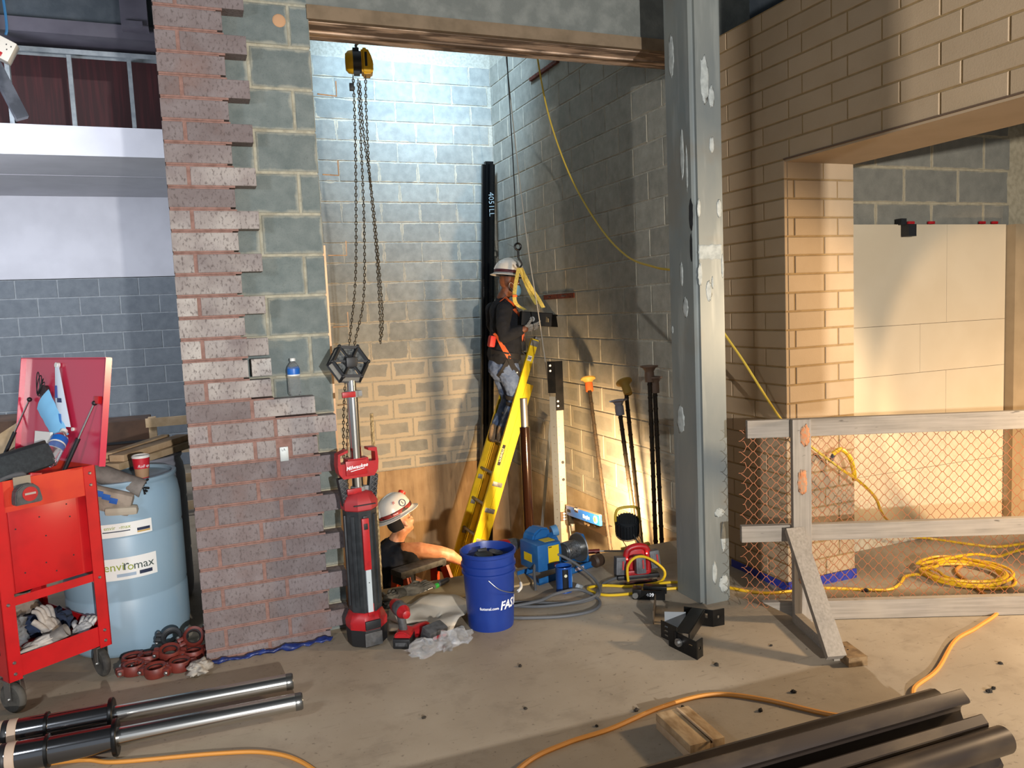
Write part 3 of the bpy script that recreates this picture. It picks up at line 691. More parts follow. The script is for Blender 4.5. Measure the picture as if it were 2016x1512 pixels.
# boards over the drums
def board(name, label, a, b, w, h, group=None, m=WOOD, up=(0, 0, 1)):
    bm = bm_new(); bar(bm, a, b, w, h, up, bev=.003); return tag(obj(name, bm, m), label, 'board', group)
PINE2 = mat('dull_pine', 'b39b7c', .8, c2='99815f', scale=7)
board('wood_board', 'lowest pine board across the drum tops, nearest the cup', (-.40, .62, .908), (.01, 1.28, .910), .09, .038, 'boards lying on the drums', PINE2)
board('wood_board', 'pine board lying on top of the lowest one', (-.375, .66, .947), (-.05, 1.26, .949), .085, .036, 'boards lying on the drums')
board('wood_board', 'rearmost pine board of the three on the drums', (-.46, .78, .907), (-.12, 1.36, .907), .085, .036, 'boards lying on the drums')
board('wood_board', 'thin light pine strip leaning on top of the board pile', (-.43, .80, .945), (-.155, 1.36, .947), .05, .034, 'boards lying on the drums')
# rolled sleeve and folded bags over the cart side of the drum
rs = thing('rolled_sheet', 'dirty grey rolled fabric sleeve lying across the near drum', 'roll', (-.34, .27, .86), 0)
bm = bm_new(); lathe(bm, [(.044, 0), (.047, .1), (.046, .2), (.05, .27), (.044, .272), (.040, .2), (.036, 0)], 24, (-.13, .06, .095), (.80, -.16, -.40), False); obj('sleeve', bm, mat('grey_sleeve', '7d766f', .9, c2='625c56', scale=14, bump=.3), rs)
bm = bm_new()
for k in range(6): tube(bm, [V((.075, .03, .0))+V((.012*math.cos(k), .02*math.sin(k*1.3), .03*math.cos(k*2.1))), V((.115+.01*(k % 3), .0, -.03+.015*k-.02))], .006, 6)
obj('frayed_end', bm, RUBBER, rs)
fb = thing('folded_bag', 'beige folded bag with blue print hanging down the near drum', 'bag', (-.335, .19, .78), 0)
bm = bm_new(); box(bm, (-.04, .03, .03), (.20, .05, .12), Euler((.25, .35, -.1)), .022); obj('bag_fold', bm, mat('beige_canvas', '97897a', .9, c2='7f7366', scale=20, bump=.3), fb)
bm = bm_new(); box(bm, (.005, .018, -.022), (.15, .05, .045), Euler((.15, .05, -.1)), .02); obj('bag_roll', bm, mat('pale_canvas', 'a79c8a', .9), fb)
for k, (x, z) in enumerate(((-.085, .075), (-.055, .055), (-.025, .032))):
    bm = bm_new(); box(bm, (x, .002, z), (.036, .006, .030), Euler((.25, .35, -.1)), .002); obj('blue_print', bm, mat('print_blue', '2559a6', .7), fb)
# dark stuff stacked against the far wall of the left room
PAL = mat('dark_board', '4a3527', .9, c2='3a291e', scale=6)
for nm, lab, lo, hi, m in (('brown_carton', 'dark brown carton stacked by the block wall behind the red lid', (-.86, 3.3, .50), (-.36, 3.7, .86), PAL),
    ('metal_sheet', 'grey metal sheet standing under the brown carton', (-.86, 3.35, 0), (-.44, 3.7, .49), mat('grey_panel_paint', '55606a', .6)),
    ('brown_crate', 'brown crate standing at the far left behind the tool cart', (-2.1, 3.2, 0), (-1.05, 3.8, .95), PAL)):
    bm = bm_new(); lohi(bm, lo, hi, .01); o = tag(obj(nm, bm, m), lab, 'box')
    bm = bm_new(); lohi(bm, (lo[0], lo[1]-.004, (lo[2]+hi[2])/2-.01), (hi[0], lo[1]-.001, (lo[2]+hi[2])/2+.01)); obj('seam', bm, INK, o)
pl = thing('wood_pallet', 'wooden pallet standing on edge beyond the drums', 'pallet', (-.33, 3.2, 0))
for x in (0.0, .30): bm = bm_new(); lohi(bm, (x-.03, .02, 0), (x+.03, .10, .88)); obj('stringer', bm, PINE2, pl)
for z in (.06, .30, .56, .80): bm = bm_new(); lohi(bm, (-.05, 0, z), (.36, .02, z+.075)); obj('deck_board', bm, PINE2, pl)
bm = bm_new(); bar(bm, (-1.66, 3.05, .62), (-1.02, 3.0, 1.02), .03, .14); tag(obj('wood_board', bm, PINE2), 'pine plank leaning at the far left behind the open lid', 'board')

# ================================================================ grooved couplings by the drum
COUP = mat('rust_red_enamel', '6e2a20', .5, c2='5a2019', scale=20, lo=.4, hi=.7)
def coupling(m=COUP, gasket=True):
    t = thing('pipe_coupling', '', 'coupling', (0, 0, 0), 0, 'grooved pipe couplings on the floor')
    for s_ in (-1, 1):
        bm = bm_new(); g = []
        for i in range(13):
            a = PI*i/12; d = V((math.cos(a), math.sin(a)*s_, 0)); g.append([bm.verts.new(d*r_+V((0, 0, z_))) for r_, z_ in ((.036, -.018), (.047, -.024), (.052, -.012), (.052, .012), (.047, .024), (.036, .018))])
        skin(bm, g); 
        for x in (-1, 1): box(bm, (x*.060, s_*.012, 0), (.032, .020, .034), None, .006)
        obj('housing_half', bm, m, t)
    for x in (-1, 1):
        bm = bm_new(); cyl(bm, (x*.066, -.034, 0), (x*.066, .034, 0), .006, n=10); cyl(bm, (x*.066, .023, 0), (x*.066, .032, 0), .0105, n=6); ell(bm, (x*.066, -.027, 0), (.010, .008, .010), 10, 6); obj('bolt', bm, STEEL, t)
    if gasket:
        bm = bm_new(); lathe(bm, [(.030, -.013), (.037, -.016), (.037, .016), (.030, .013)], 24, cap=False); obj('gasket', bm, RUBBER, t)
    return t
c0 = coupling()
CP = [((-.325, .030, .027), (0, .03, .3), 'rust red coupling lying flat, front left of the pile'), ((-.225, -.045, .027), (.05, .0, -.5), 'rust red coupling at the front of the pile, bolts showing'), ((-.12, -.03, .027), (0, .05, .1), 'rust red coupling by the white paper scrap, front right of the pile'),
      ((-.265, .115, .027), (.0, .1, .9), 'rust red coupling in the second row, behind the front left one'), ((-.165, .085, .050), (.25, .1, -.2), 'rust red coupling leaning over the middle of the pile'), ((-.06, .075, .028), (.05, 0, .5), 'rust red coupling at the right, close to the brick pier'), ((-.335, .135, .027), (0, 0, 1.2), 'rust red coupling in the rear left of the pile by the drum')]
for i, (l, r_, lab) in enumerate(CP):
    if i == 0: c0.location = l; c0.rotation_euler = r_; c0['label'] = lab
    else: dup(c0, l, r_, lab)
cg = coupling(mat('black_coupling', '26282a', .6)); cg.location = (-.155, .165, .090); cg.rotation_euler = (.75, .1, -.2); cg['label'] = 'black coupling propped on top of the rust red pile'
cg2 = dup(c0, (-.055, .135, .088), (.95, -.2, .3), 'rust red coupling tilted on top of the pile with its black gasket facing out')
o = lump('paper_scrap', 'crumpled whitish paper scrap on the floor at the foot of the brick pier', 'scrap', (-.032, -.125, .03), (.060, .045, .032), mat('dirty_paper', 'a8a196', .9, c2='857e74', scale=25), .30, 12, 9)
# ================================================================ on the brick pier
bottle('water_bottle', 'clear water bottle standing on the brick ledge with a blue label', (.512, .050, 1.2695), (0, 0, 1), .185, .031)
ob = thing('wall_box', 'small pale metal junction box set into the brick pier', 'box', (.434, -.004, .985))
bm = bm_new(); lohi(bm, (-.021, -.002, -.036), (.021, .03, .036), .004); bx_ = obj('box_plate', bm, mat('pale_metal', 'a9aeac', .5, .3), ob)
text('marking', 'LR', .018, INK, bx_, (-.002, -.0022, .022), (1, 0, 0), (0, 0, 1))
bm = bm_new(); ell(bm, (.566, .097, 3.108), (.032, .006, .032), 16, 10); o = tag(obj('foam_plug', bm, mat('tan_foam', 'b08a68', .9)), 'round tan foam plug in the top right block of the pier', 'plug')
bm = bm_new()
g = rope([(.02, -.018, .012), (.14, -.030, .016), (.28, -.026, .020), (.40, -.040, .022), (.50, -.026, .034), (.56, -.03, .040), (.60, -.018, .020)], .016, 8, 8)
for v in g.verts: v.co += V((0, mnoise.noise(v.co*24)*.03-.004, mnoise.noise(v.co*33)*.02)); v.co.z = max(v.co.z*(.55+.5*mnoise.noise(V((v.co.x*9, 0, 0)))), .001); v.co.y = min(v.co.y, -.003)
tag(obj('blue_wrap', g, mat('blue_film', '1b3070', .4, c2='131f4c', scale=30), ang=180), 'crumpled blue plastic film along the foot of the brick pier', 'plastic film')
# joint reinforcement wires, and a pale strip painted as the jamb's lit edge
ST = mat('lit_edge_and_tie_wire', 'c8a27c', .5, .3, c2='a97f58', scale=20, stretch=(1, 1, .2))
bm = bm_new(); lohi(bm, (.708, .125, .05), (.722, .131, 2.02)); lohi(bm, (.708, .30, .05), (.716, .36, 2.02)); tag(obj('lit_edge_strip', bm, ST, smooth=False), 'tall pale strip standing in for the lit edge of the block jamb', 'strip')
for z, ln, pl_ in ((2.78, .10, 'topmost, level with the hoist chain stop'), (2.38, .085, 'second from the top'), (1.97, .10, 'third from the top, by the edge strip top'), (1.60, .085, 'fourth from the top, beside the loose chain'), (1.19, .085, 'beside the silver mast of the tower light'), (.93, .04, 'lowest and shortest, behind the tower light')):
    bm = bm_new(); tube(bm, [V((.735, .14, z)), V((.735+ln, .16, z)), V((.735+ln, .16, z+.075))], .0035, 6)
    tag(obj('tie_wire', bm, ST), 'L-shaped tie wire on the block jamb, '+pl_, 'wire', 'tie wires on the jamb')

# ================================================================ tower work light
t = thing('tower_light', 'red and black battery tower light with raised silver mast by the pier', 'work light', (.765, -.13, 0), ca(8))
def hexr(r, z, ry=None, n=8, o=(0, 0)): return [(o[0]+math.cos(2*PI*(i+.5)/n)*r, o[1]+math.sin(2*PI*(i+.5)/n)*(ry or r), z) for i in range(n)]
def loft(bm, rows, cap=True):
    rs = [[bm.verts.new(V(p)) for p in row] for row in rows]; skin(bm, rs, cap)
bm = bm_new(); loft(bm, [hexr(.080, 0), hexr(.100, .012), hexr(.103, .09), hexr(.098, .11)]); ba = obj('battery_base', bm, BLACKP, t)
bm = bm_new(); lohi(bm, (-.045, -.104, .015), (.045, -.094, .085), .006); obj('battery_latch', bm, GREYTOOL, ba)
bm = bm_new(); loft(bm, [hexr(.103, .095), hexr(.105, .13), hexr(.085, .175), hexr(.078, .18)]); lohi(bm, (-.016, -.088, .16), (.016, -.076, .225), .004)
co = obj('red_collar', bm, REDP, t)
bm = bm_new(); lohi(bm, (-.04, -.108, .10), (.04, -.098, .145), .006); obj('collar_port', bm, BLACKP, co)
bm = bm_new(); loft(bm, [hexr(.080, .175), hexr(.084, .2), hexr(.084, .70), hexr(.088, .72)])
for i in range(8):
    a = 2*PI*i/8; box(bm, (math.cos(a)*.079, math.sin(a)*.079, .44), (.012, .022, .46), Matrix.Rotation(a, 3, 'Z'), .003)
bo = obj('mast_body', bm, mat('tower_black', '1f2326', .5, c2='2c3033', scale=20), t)
bm = bm_new(); lohi(bm, (-.022, -.096, .40), (.014, -.078, .66), .004); hp = obj('red_latch', bm, REDP, bo)
bm = bm_new(); lohi(bm, (-.014, -.099, .605), (.006, -.094, .635), .003); obj('latch_slot', bm, BLACKP, hp)
bm = bm_new(); lohi(bm, (-.016, -.092, .185), (.010, -.080, .40)); st = obj('white_scale', bm, mat('scale_white', 'a9b4ba', .5), bo)
bm = bm_new(); cyl(bm, (-.003, -.0925, .335), (-.003, -.0915, .335), .003, n=8); obj('scale_hole', bm, INK, st)
bm = bm_new(); loft(bm, [hexr(.080, .69), hexr(.092, .70), hexr(.092, .735), hexr(.066, .775), hexr(.04, .785)]); hd = obj('red_head', bm, mat('dusty_red', '9a2a2e', .5), t)
bm = bm_new(); lohi(bm, (-.055, -.093, .725), (.055, -.086, .730)); obj('head_slot', bm, INK, hd)
bm = bm_new(); cyl(bm, (0, 0, .77), (0, 0, 1.285), .0275, n=24); obj('lower_mast', bm, CHROME, t)
bm = bm_new(); cyl(bm, (0, 0, 1.28), (0, 0, 1.42), .0225, n=24); obj('upper_mast', bm, CHROME, t)
for z, s_ in ((.79, 1.1), (1.27, 1)):
    bm = bm_new(); cyl(bm, (0, 0, z-.016), (0, 0, z+.016), .033*s_, n=20); lohi(bm, (.02, -.014, z-.014), (.048*s_, .014, z+.014), .003); cl = obj('mast_clamp', bm, mat('clamp_grey', '7d7f80', .5), t)
    bm = bm_new(); lohi(bm, (-.062*s_, -.042, z-.013), (.006, -.026, z+.015), .005); obj('clamp_lever', bm, REDP, cl)
bm = bm_new()
prism(bm, [(-.105, .925), (-.10, .885), (-.08, .855), (.08, .855), (.10, .885), (.105, .925), (.10, .995), (.055, .998), (.055, .985), (.09, .975), (.09, .93), (.055, .93), (.052, .95), (-.052, .95), (-.055, .93), (-.09, .93), (-.09, .972), (-.05, .985), (-.05, .998), (-.10, .98)], (0, .03, 0), (1, 0, 0), (0, 0, 1), .06)
lohi(bm, (-.068, -.042, .870), (.042, -.028, .945), .006)
cr = obj('leg_carrier', bm, REDP, t)
text('lettering', 'Milwaukee', .026, WINK, cr, (-.012, -.0425, .912), (1, 0, .10), (-.06, 0, 1), .0004, .25)
bm = bm_new(); bar(bm, (-.045, -.0428, .892), (.025, -.0428, .902), .002, .003); obj('lettering', bm, WINK, cr)
for s_ in (-1, 1):
    bm = bm_new(); bar(bm, (s_*.083, 0, .86), (s_*.060, .005, .70), .044, .045, up=(1, 0, 0), bev=.008)
    lg = obj('handle_leg', bm, BLACKP, t)
    bm = bm_new()
    for k in range(6):
        z = .845-.024*k; x = s_*(.083-.0035*k)
        bar(bm, (x-.016, -.0245, z-.012), (x+.016, -.0245, z+.012), .004, .004); bar(bm, (x+.016, -.0245, z-.012), (x-.016, -.0245, z+.012), .004, .004)
    lg2 = obj('grip_tread', bm, GREYTOOL, lg, kind='stuff')
# hexagonal lamp head seen from below
hc = V((-.004, -.005, 1.425)); tilt = Euler((ca(-24), ca(4), 0)).to_matrix()
def hx(r, y, k): a = 2*PI*k/6; return hc+tilt @ V((math.cos(a)*r, y, math.sin(a)*r))
bm = bm_new()
for k in range(6):
    bar(bm, hx(.088, -.018, k), hx(.088, -.018, k+1), .014, .014, ext=.004); bar(bm, hx(.100, .035, k), hx(.100, .035, k+1), .012, .010, ext=.004)
    bar(bm, hx(.088, -.018, k), hx(.100, .035, k), .010, .010); bar(bm, hx(.02, -.018, k), hx(.088, -.018, k), .014, .010)
    ell(bm, hx(.092, -.018, k), (.010, .010, .010), 8, 6)
cyl(bm, hc+tilt @ V((0, -.02, 0)), hc+tilt @ V((0, .03, 0)), .040, n=6); box(bm, hc+V((0, -.015, .004)), (.056, .05, .05), None, .008)
hdl = obj('lamp_head', bm, BLACKP, t)
for k in range(6):
    bm = bm_new(); q = [bm.verts.new(p) for p in (hx(.034, -.008, k+.12), hx(.078, -.008, k+.10), hx(.078, -.008, k+.90), hx(.034, -.008, k+.88))]; bm.faces.new(q)
    bmesh.ops.solidify(bm, geom=bm.faces[:], thickness=.003); pn = obj('led_panel', bm, mat('led_panel', '9b9e9c', .3, .2, c2='5f6364', scale=90), hdl)
    bm = bm_new(); q = [bm.verts.new(p) for p in (hx(.090, -.008, k+.05), hx(.098, .028, k+.05), hx(.098, .028, k+.95), hx(.090, -.008, k+.95))]; bm.faces.new(q)
    bmesh.ops.solidify(bm, geom=bm.faces[:], thickness=.002); obj('side_lens', bm, mat('side_lens', 'c8c6bd', .15), hdl)
# rope hanging beside the tower light
bm = rope([(1.006, .62, 1.07), (1.002, .62, .5), (1.0, .62, 0), (1.0, .64, -.7), (1.0, .68, -1.5)], .0105, 30, 8)
ROPE = mat('pale_rope', 'c9ad7c', .9, c2='8c744d', scale=90, lo=.45, hi=.55, stretch=(1, 1, .5))
for v in bm.verts: v.co += V((math.sin(v.co.z*260)*.0012, math.cos(v.co.z*260)*.0012, 0))
tag(obj('ribbed_rod', bm, ROPE), 'pale twisted rod standing in the pit behind the tower light', 'rod')

# ================================================================ chain hoist
t = thing('chain_hoist', 'yellow chain hoist with long loose chains hanging in the shaft', 'hoist', (1.205, 1.3, 3.325), ca(-10))
HY = mat('hoist_yellow', 'f0b81a', .45, c2='d8a015', scale=16)
bm = bm_new(); prism(bm, [(.012, .07), (.055, .07), (.085, .0), (.09, -.05), (.08, -.095), (.055, -.10), (.012, -.095)], (0, .06, 0), (1, 0, 0), (0, 0, 1), .12); bmesh.ops.bevel(bm, geom=[e for e in bm.edges], offset=.012, segments=3, affect='EDGES'); co = obj('wheel_cover', bm, HY, t)
bm = bm_new(); lohi(bm, (.034, -.064, -.05), (.050, -.056, .04), .004); obj('cover_slot', bm, BLACKP, co)
bm = bm_new(); lathe(bm, [(.0, .05), (.05, .048), (.070, .03), (.076, 0)], 24, (-.042, 0, -.01), (-1, 0, 0)); obj('gear_cover', bm, HY, t)
bm = bm_new(); cyl(bm, (-.045, 0, -.01), (.012, 0, -.01), .07, n=24); lohi(bm, (-.04, -.03, -.09), (.0, .03, .075)); obj('hoist_frame', bm, mat('hoist_dark', '25282a', .5), t)
bm = bm_new(); tube(bm, spl([(-.01, 0, .07), (-.015, 0, .10), (.015, 0, .125), (.02, 0, .16), (-.01, 0, .175), (-.03, 0, .155)], 6), .009, 10); bm2 = bm; obj('top_hook', bm, STEEL, t)
bm = bm_new(); cyl(bm, (-.01, 0, .165), (-.01, 0, .95), .008, n=8); obj('hanger', bm, STEEL, t)
def chain(bm, pts, pitch=.023, w=.0095, r=.0034):
    P = spl(pts, 40); acc = 0; last = P[0]; pos = [P[0]]
    for p in P[1:]:
        while (p-last).length > pitch:
            last = last+(p-last).normalized()*pitch; pos.append(last.copy())
    for i in range(len(pos)-1):
        d = (pos[i+1]-pos[i]).normalized(); x, y = frame(d)
        if i % 2: x = y
        c = (pos[i]+pos[i+1])/2; h = pitch*.36
        loop = [c+d*h+x*w*.6, c+d*(h+w*.55), c+d*h-x*w*.6, c-d*h-x*w*.6, c-d*(h+w*.55), c-d*h+x*w*.6]
        tube(bm, loop, r, 4, True)
CHM = mat('chain_steel', '8a7f6c', .42, .7, c2='4a443b', scale=60)
hm = xf((1.205, 1.3, 3.325), ca(-10)).inverted()
def hw(*p): return hm @ V(p)
chains = ([hw(1.152, 1.27, 3.22), hw(1.145, 1.27, 2.9), hw(1.12, 1.27, 2.4), hw(1.085, 1.27, 1.9), hw(1.03, 1.27, 1.55), hw(.965, 1.27, 1.15), hw(.935, 1.27, .8), hw(.925, 1.27, .45)],
          [hw(1.185, 1.28, 3.2), hw(1.18, 1.28, 2.8), hw(1.165, 1.28, 2.2), hw(1.13, 1.28, 1.75), hw(1.05, 1.28, 1.45), hw(.985, 1.28, 1.05), hw(.955, 1.28, .7), hw(.945, 1.28, .45)],
          [hw(1.235, 1.27, 3.22), hw(1.225, 1.27, 3.0), hw(1.222, 1.27, 2.6), hw(1.235, 1.27, 2.1), hw(1.235, 1.27, 1.65), hw(1.225, 1.27, 1.46)],
          [hw(1.205, 1.32, 3.2), hw(1.21, 1.32, 2.85), hw(1.245, 1.32, 2.4), hw(1.262, 1.32, 1.9), hw(1.262, 1.32, 1.6), hw(1.232, 1.30, 1.45)])
for c in chains:
    bm = bm_new(); chain(bm, c); obj('chain', bm, CHM, t, kind='stuff')
bm = bm_new(); lohi(bm, (-.075, -.05, -.20), (-.045, -.015, -.155), .004); obj('chain_stop', bm, BLACKP, t)

# ================================================================ impact driver, battery, bags, sheets
t = thing('impact_driver', 'worn red and black impact driver standing on its battery by the tower light', 'power tool', (.925, -.255, 0), ca(-28))
bm = bm_new(); lohi(bm, (-.045, -.06, 0), (.045, .06, .052), .010); bt = obj('battery', bm, BLACKP, t)
bm = bm_new(); lohi(bm, (-.03, -.0615, .016), (.03, -.059, .034), .002); obj('battery_label', bm, GREYTOOL, bt)
bm = bm_new(); prism(bm, [(-.04, .05), (.046, .05), (.044, .066), (.014, .082), (-.022, .082), (-.040, .064)], (0, .05, 0), (1, 0, 0), (0, 0, 1), .1); bmesh.ops.bevel(bm, geom=bm.edges[:], offset=.006, segments=2, affect='EDGES'); obj('tool_foot', bm, REDP, t)
bm = bm_new(); tube(bm, spl([(0, .0, .07), (-.006, .0, .12), (-.012, 0, .155)], 5), .021, 14); obj('handle', bm, GREYTOOL, t)
bm = bm_new(); lathe(bm, [(.012, -.085), (.028, -.075), (.036, -.04), (.037, .02), (.033, .05), (.026, .06), (.02, .085), (.008, .09)], 20, (-.012, 0, .185), (.55, -.75, -.05)); obj('motor_housing', bm, REDP, t)
bm = bm_new(); lathe(bm, [(.034, -.03), (.0385, -.02), (.0385, .03), (.034, .04)], 20, (-.012, 0, .185), (.55, -.75, -.05), False); obj('rubber_band', bm, GREYTOOL, t)
t = thing('tool_battery', 'dark tool battery with red stripe lying beside the impact driver', 'battery', (1.075, -.27, .032), ca(24)); t.rotation_euler = (ca(20), 0, ca(24))
bm = bm_new(); lohi(bm, (-.06, -.035, -.03), (.06, .035, .045), .010); b_ = obj('battery_case', bm, GREYTOOL, t)
bm = bm_new(); lohi(bm, (-.035, -.0365, -.004), (.045, -.034, .016), .001); obj('red_stripe', bm, mat('stripe_red', 'b04248', .5), b_)
bm = bm_new(); lathe(bm, [(.01, -.07), (.03, -.06), (.034, 0), (.03, .05), (.015, .07)], 16, (1.02, -.19, .034), (.9, .35, 0)); o = tag(obj('drill_body', bm, REDP), 'red tool body half hidden behind the driver and the battery', 'power tool')
for i, (l, r_, sd, lab) in enumerate((((.985, -.415, .034), (.075, .055, .042), 11, 'crumpled clear plastic bag in front of the impact driver'), ((1.105, -.40, .036), (.055, .05, .045), 12, 'crumpled clear plastic bag in the middle of the three'), ((1.185, -.36, .030), (.065, .05, .036), 13, 'crumpled clear plastic bag nearest the blue bucket'))):
    o = obj('plastic_bag', crumple((0, 0, 0), r_, .34, 20, sd, 15, 9), BAGM, smooth=False); o.location = l; o.rotation_euler = (0, 0, i*1.1); tag(o, lab, 'bag', 'small clear plastic bags on the floor')
# cover sheets over the pit edge: paper on plywood
SHEET = mat('dusty_sheet', 'd8cdbb', .9, c2='c2b49c', scale=4, lo=.4, hi=.75)
def sheetobj(name, label, cat, corners, m, z, amp, thick=.003, nu=16, nv=12, seed=0):
    a, b, c, d = [V(p) for p in corners]; bm = bm_new()
    def f(u, v):
        p = (a.lerp(b, u)).lerp(d.lerp(c, u), v)
        e = (abs(u-.5)*2)**3*.6+(abs(v-.5)*2)**3*.4
        return V((p.x, p.y, p.z+z+amp*(mnoise.noise(V((u*2.6+seed, v*2.6, seed)))+.35)*(1)))
    sheet(bm, f, nu, nv, thick); return tag(obj(name, bm, m, ang=180), label, cat)
bm = bm_new(); lohi(bm, (.80, .22, .003), (1.85, .543, .016)); tag(obj('plywood_cover', bm, mat('plywood', 'b89d72', .8, c2='9d8158', scale=5)), 'plywood sheet laid over the edge of the pit', 'plywood')
sheetobj('cover_sheet', 'off-white stiff sheet curling on the floor left of the blue bucket', 'sheet', ((.90, .02, 0), (1.16, -.30, 0), (1.40, .02, 0), (1.22, .30, 0)), SHEET, .030, .035, .004, seed=2)
sheetobj('cover_sheet', 'lower off-white sheet spread under the curled one near the driver', 'sheet', ((.88, -.10, 0), (1.12, -.14, 0), (1.30, .18, 0), (.96, .24, 0)), mat('dusty_sheet_low', 'd6cebf', .9), .018, .006, .003, seed=5)
t = thing('nut_driver', 'screwdriver with green and black grip lying on the plywood', 'screwdriver', (1.30, .42, .028), ca(22))
bm = bm_new(); lathe(bm, [(.006, 0), (.014, .008), (.016, .03), (.015, .075), (.011, .085)], 14, (0, 0, 0), (1, 0, .15)); obj('grip', bm, GREYTOOL, t)
bm = bm_new(); lathe(bm, [(.0125, -.032), (.0155, -.022), (.0145, .002)], 14, (0, 0, 0), (1, 0, .15)); obj('green_collar', bm, mat('grip_green', '2fa336', .45), t)
bm = bm_new(); cyl(bm, (-.14, 0, -.012), (-.03, 0, -.004), .004, n=8); obj('shank', bm, STEEL, t)
GLV = mat('dirty_glove', '6b6354', .95, c2='4a4439', scale=18, bump=.3)
glove('work_glove', 'dirty olive work glove lying on the plywood beside the green screwdriver', (1.14, .38, .042), ca(12), GLV, 1.0)
glove('work_glove', 'dark dirty work glove behind the tower light at the pit edge', (.99, .30, .042), ca(60), GLV, .85)

# ================================================================ blue bucket
t = thing('bucket', 'tall blue plastic bucket with white lettering at the pit edge', 'bucket', (1.405, -.215, 0))
BKT = mat('bucket_blue', '17337f', .38, c2='20408f', scale=6, lo=.5, hi=.8)
bm = bm_new(); lathe(bm, [(.0, .006), (.112, .006), (.118, 0), (.1215, .02), (.134, .29), (.142, .292), (.142, .303), (.1355, .306), (.1355, .325), (.144, .328), (.144, .342), (.137, .346), (.1385, .385), (.147, .39), (.148, .405), (.140, .409), (.137, .40), (.134, .34), (.115, .02), (0, .016)], 56, cap=False)
bk = obj('bucket_body', bm, BKT, t, ang=50)
text('lettering', 'FASTENAL', .062, WINK, bk, (0, 0, .135), 0, 0, .0016, .25, wrap=(0, 0, .1265, ca(-28)), sx=.9)
text('lettering', 'fastenal.com', .020, WINK, bk, (0, 0, .128), 0, 0, .0004, wrap=(0, 0, .1263, ca(-112)))
bm = bm_new(); tube(bm, spl([(-.05, -.134, .283), (.0, -.152, .235), (.07, -.145, .205), (.125, -.105, .193), (.16, -.05, .205), (.165, .02, .235), (.14, .05, .283)], 8), .0024, 8); hd = obj('bail', bm, STEEL, t)
bm = bm_new(); tube(bm, spl([(.118, -.112, .194), (.145, -.085, .199), (.160, -.045, .208)], 5), .008, 10); obj('bail_grip', bm, WHITEP, hd)
bm = bm_new(); lathe(bm, [(.0, .0), (.130, .0), (.130, .006), (0, .006)], 40, (0, 0, .355)); obj('scrap_load', bm, mat('bucket_dark', '23305c', .8), t)
bm = bm_new(); lathe(bm, [(.0, .0), (.048, 0), (.052, .012), (.046, .022), (.018, .026), (0, .026)], 28, (-.035, -.03, .372), (.1, -.15, 1)); lohi(bm, (-.055, -.005, .385), (-.005, .012, .412), .003); tag(obj('grinder_wheel', bm, BLACKP), 'black round guard lying on top inside the blue bucket', 'guard'); bpy.data.objects['grinder_wheel'].location = (1.405, -.215, 0)
bm = bm_new(); lathe(bm, [(.0, .0), (.036, .0), (.038, .006), (0, .008)], 24, (0, 0, 0), (.2, -.1, 1)); o = tag(obj('small_disc', bm, GREYTOOL), 'small dark disc inside the bucket next to the black guard', 'disc'); o.location = (1.455, -.20, .374)
bm = bm_new(); box(bm, (1.325, -.235, .37), (.05, .06, .006), Euler((.2, .2, .3))); tag(obj('cardboard_scrap', bm, PAPER), 'pale card scrap at the left inside the blue bucket', 'card')

# ================================================================ winch and things round it
WA = ca(18); t = thing('winch', 'blue electric winch with yellow warning labels and a steel cable drum', 'winch', (1.86, .29, 0), WA)
bm = bm_new(); 
for y in (-.07, .13): lohi(bm, (-.03, y-.03, 0), (.50, y+.03, .006)); lohi(bm, (-.03, y-.03, 0), (.50, y-.024, .04)) 
for x in (-.01, .46): lohi(bm, (x-.02, -.10, .006), (x+.04, .16, .012))
obj('base_frame', bm, BLUEP, t, smooth=False)
bm = bm_new(); box(bm, (.075, .0, .155), (.17, .20, .165), Euler((0, 0, ca(-8))), .010); mo = obj('motor_box', bm, BLUEP, t)
bm = bm_new(); prism(bm, [(0, 0), (.10, 0), (.16, .03), (.15, .085), (.08, .10), (.02, .07)], (.03, .13, .20), (1, 0, 0), (0, 0, 1), .11); bmesh.ops.bevel(bm, geom=bm.edges[:], offset=.012, segments=2, affect='EDGES'); obj('rear_hood', bm, BLUEP, t)
YL = mat('label_yellow', 'd9b91c', .5); R8 = Matrix.Rotation(ca(-8), 3, 'Z')
def onbox(nm, c, s, m, p=None): bm = bm_new(); box(bm, V((.075, 0, .155))+R8 @ V(c), s, R8); return obj(nm, bm, m, p or mo)
wl = onbox('warning_label', (.03, -.101, .012), (.078, .0015, .105), YL); onbox('warning_label', (-.0855, .01, -.01), (.0015, .085, .05), YL); onbox('warning_label', (.03, -.03, .0833), (.075, .07, .0015), YL)
onbox('round_sticker', (.045, -.101, -.058), (.028, .0015, .024), mat('pink_sticker', 'a8557a', .5))
onbox('lettering', (.005, -.102, .058), (.022, .0012, .006), INK, wl)
bm = bm_new(); prism(bm, [(-.055, .055), (.05, .055), (.085, .10), (.085, .17), (.05, .235), (.0, .255), (-.05, .20), (-.07, .13)], (.205, .03, 0), (0, -1, 0), (0, 0, 1), .055); bmesh.ops.bevel(bm, geom=bm.edges[:], offset=.005, segments=2, affect='EDGES'); gp = obj('gear_case', bm, BLUEP, t)
bm = bm_new(); cyl(bm, (.20, .03, .255), (.235, .015, .262), .035, n=20); obj('motor_cap', bm, mat('dusty_blue', '4f7fa6', .6), gp)
bm = bm_new(); cyl(bm, (.26, 0, .115), (.40, 0, .115), .045, n=24); dr = obj('drum', bm, STEEL, t)
bm = bm_new()
for layer in range(2):
    n_ = 15
    tube(bm, [V((.268+.10*i/(n_*12), math.cos(2*PI*i/12)*(.050+.006*layer), .115+math.sin(2*PI*i/12)*(.050+.006*layer))) for i in range(n_*12)], .0036, 6)
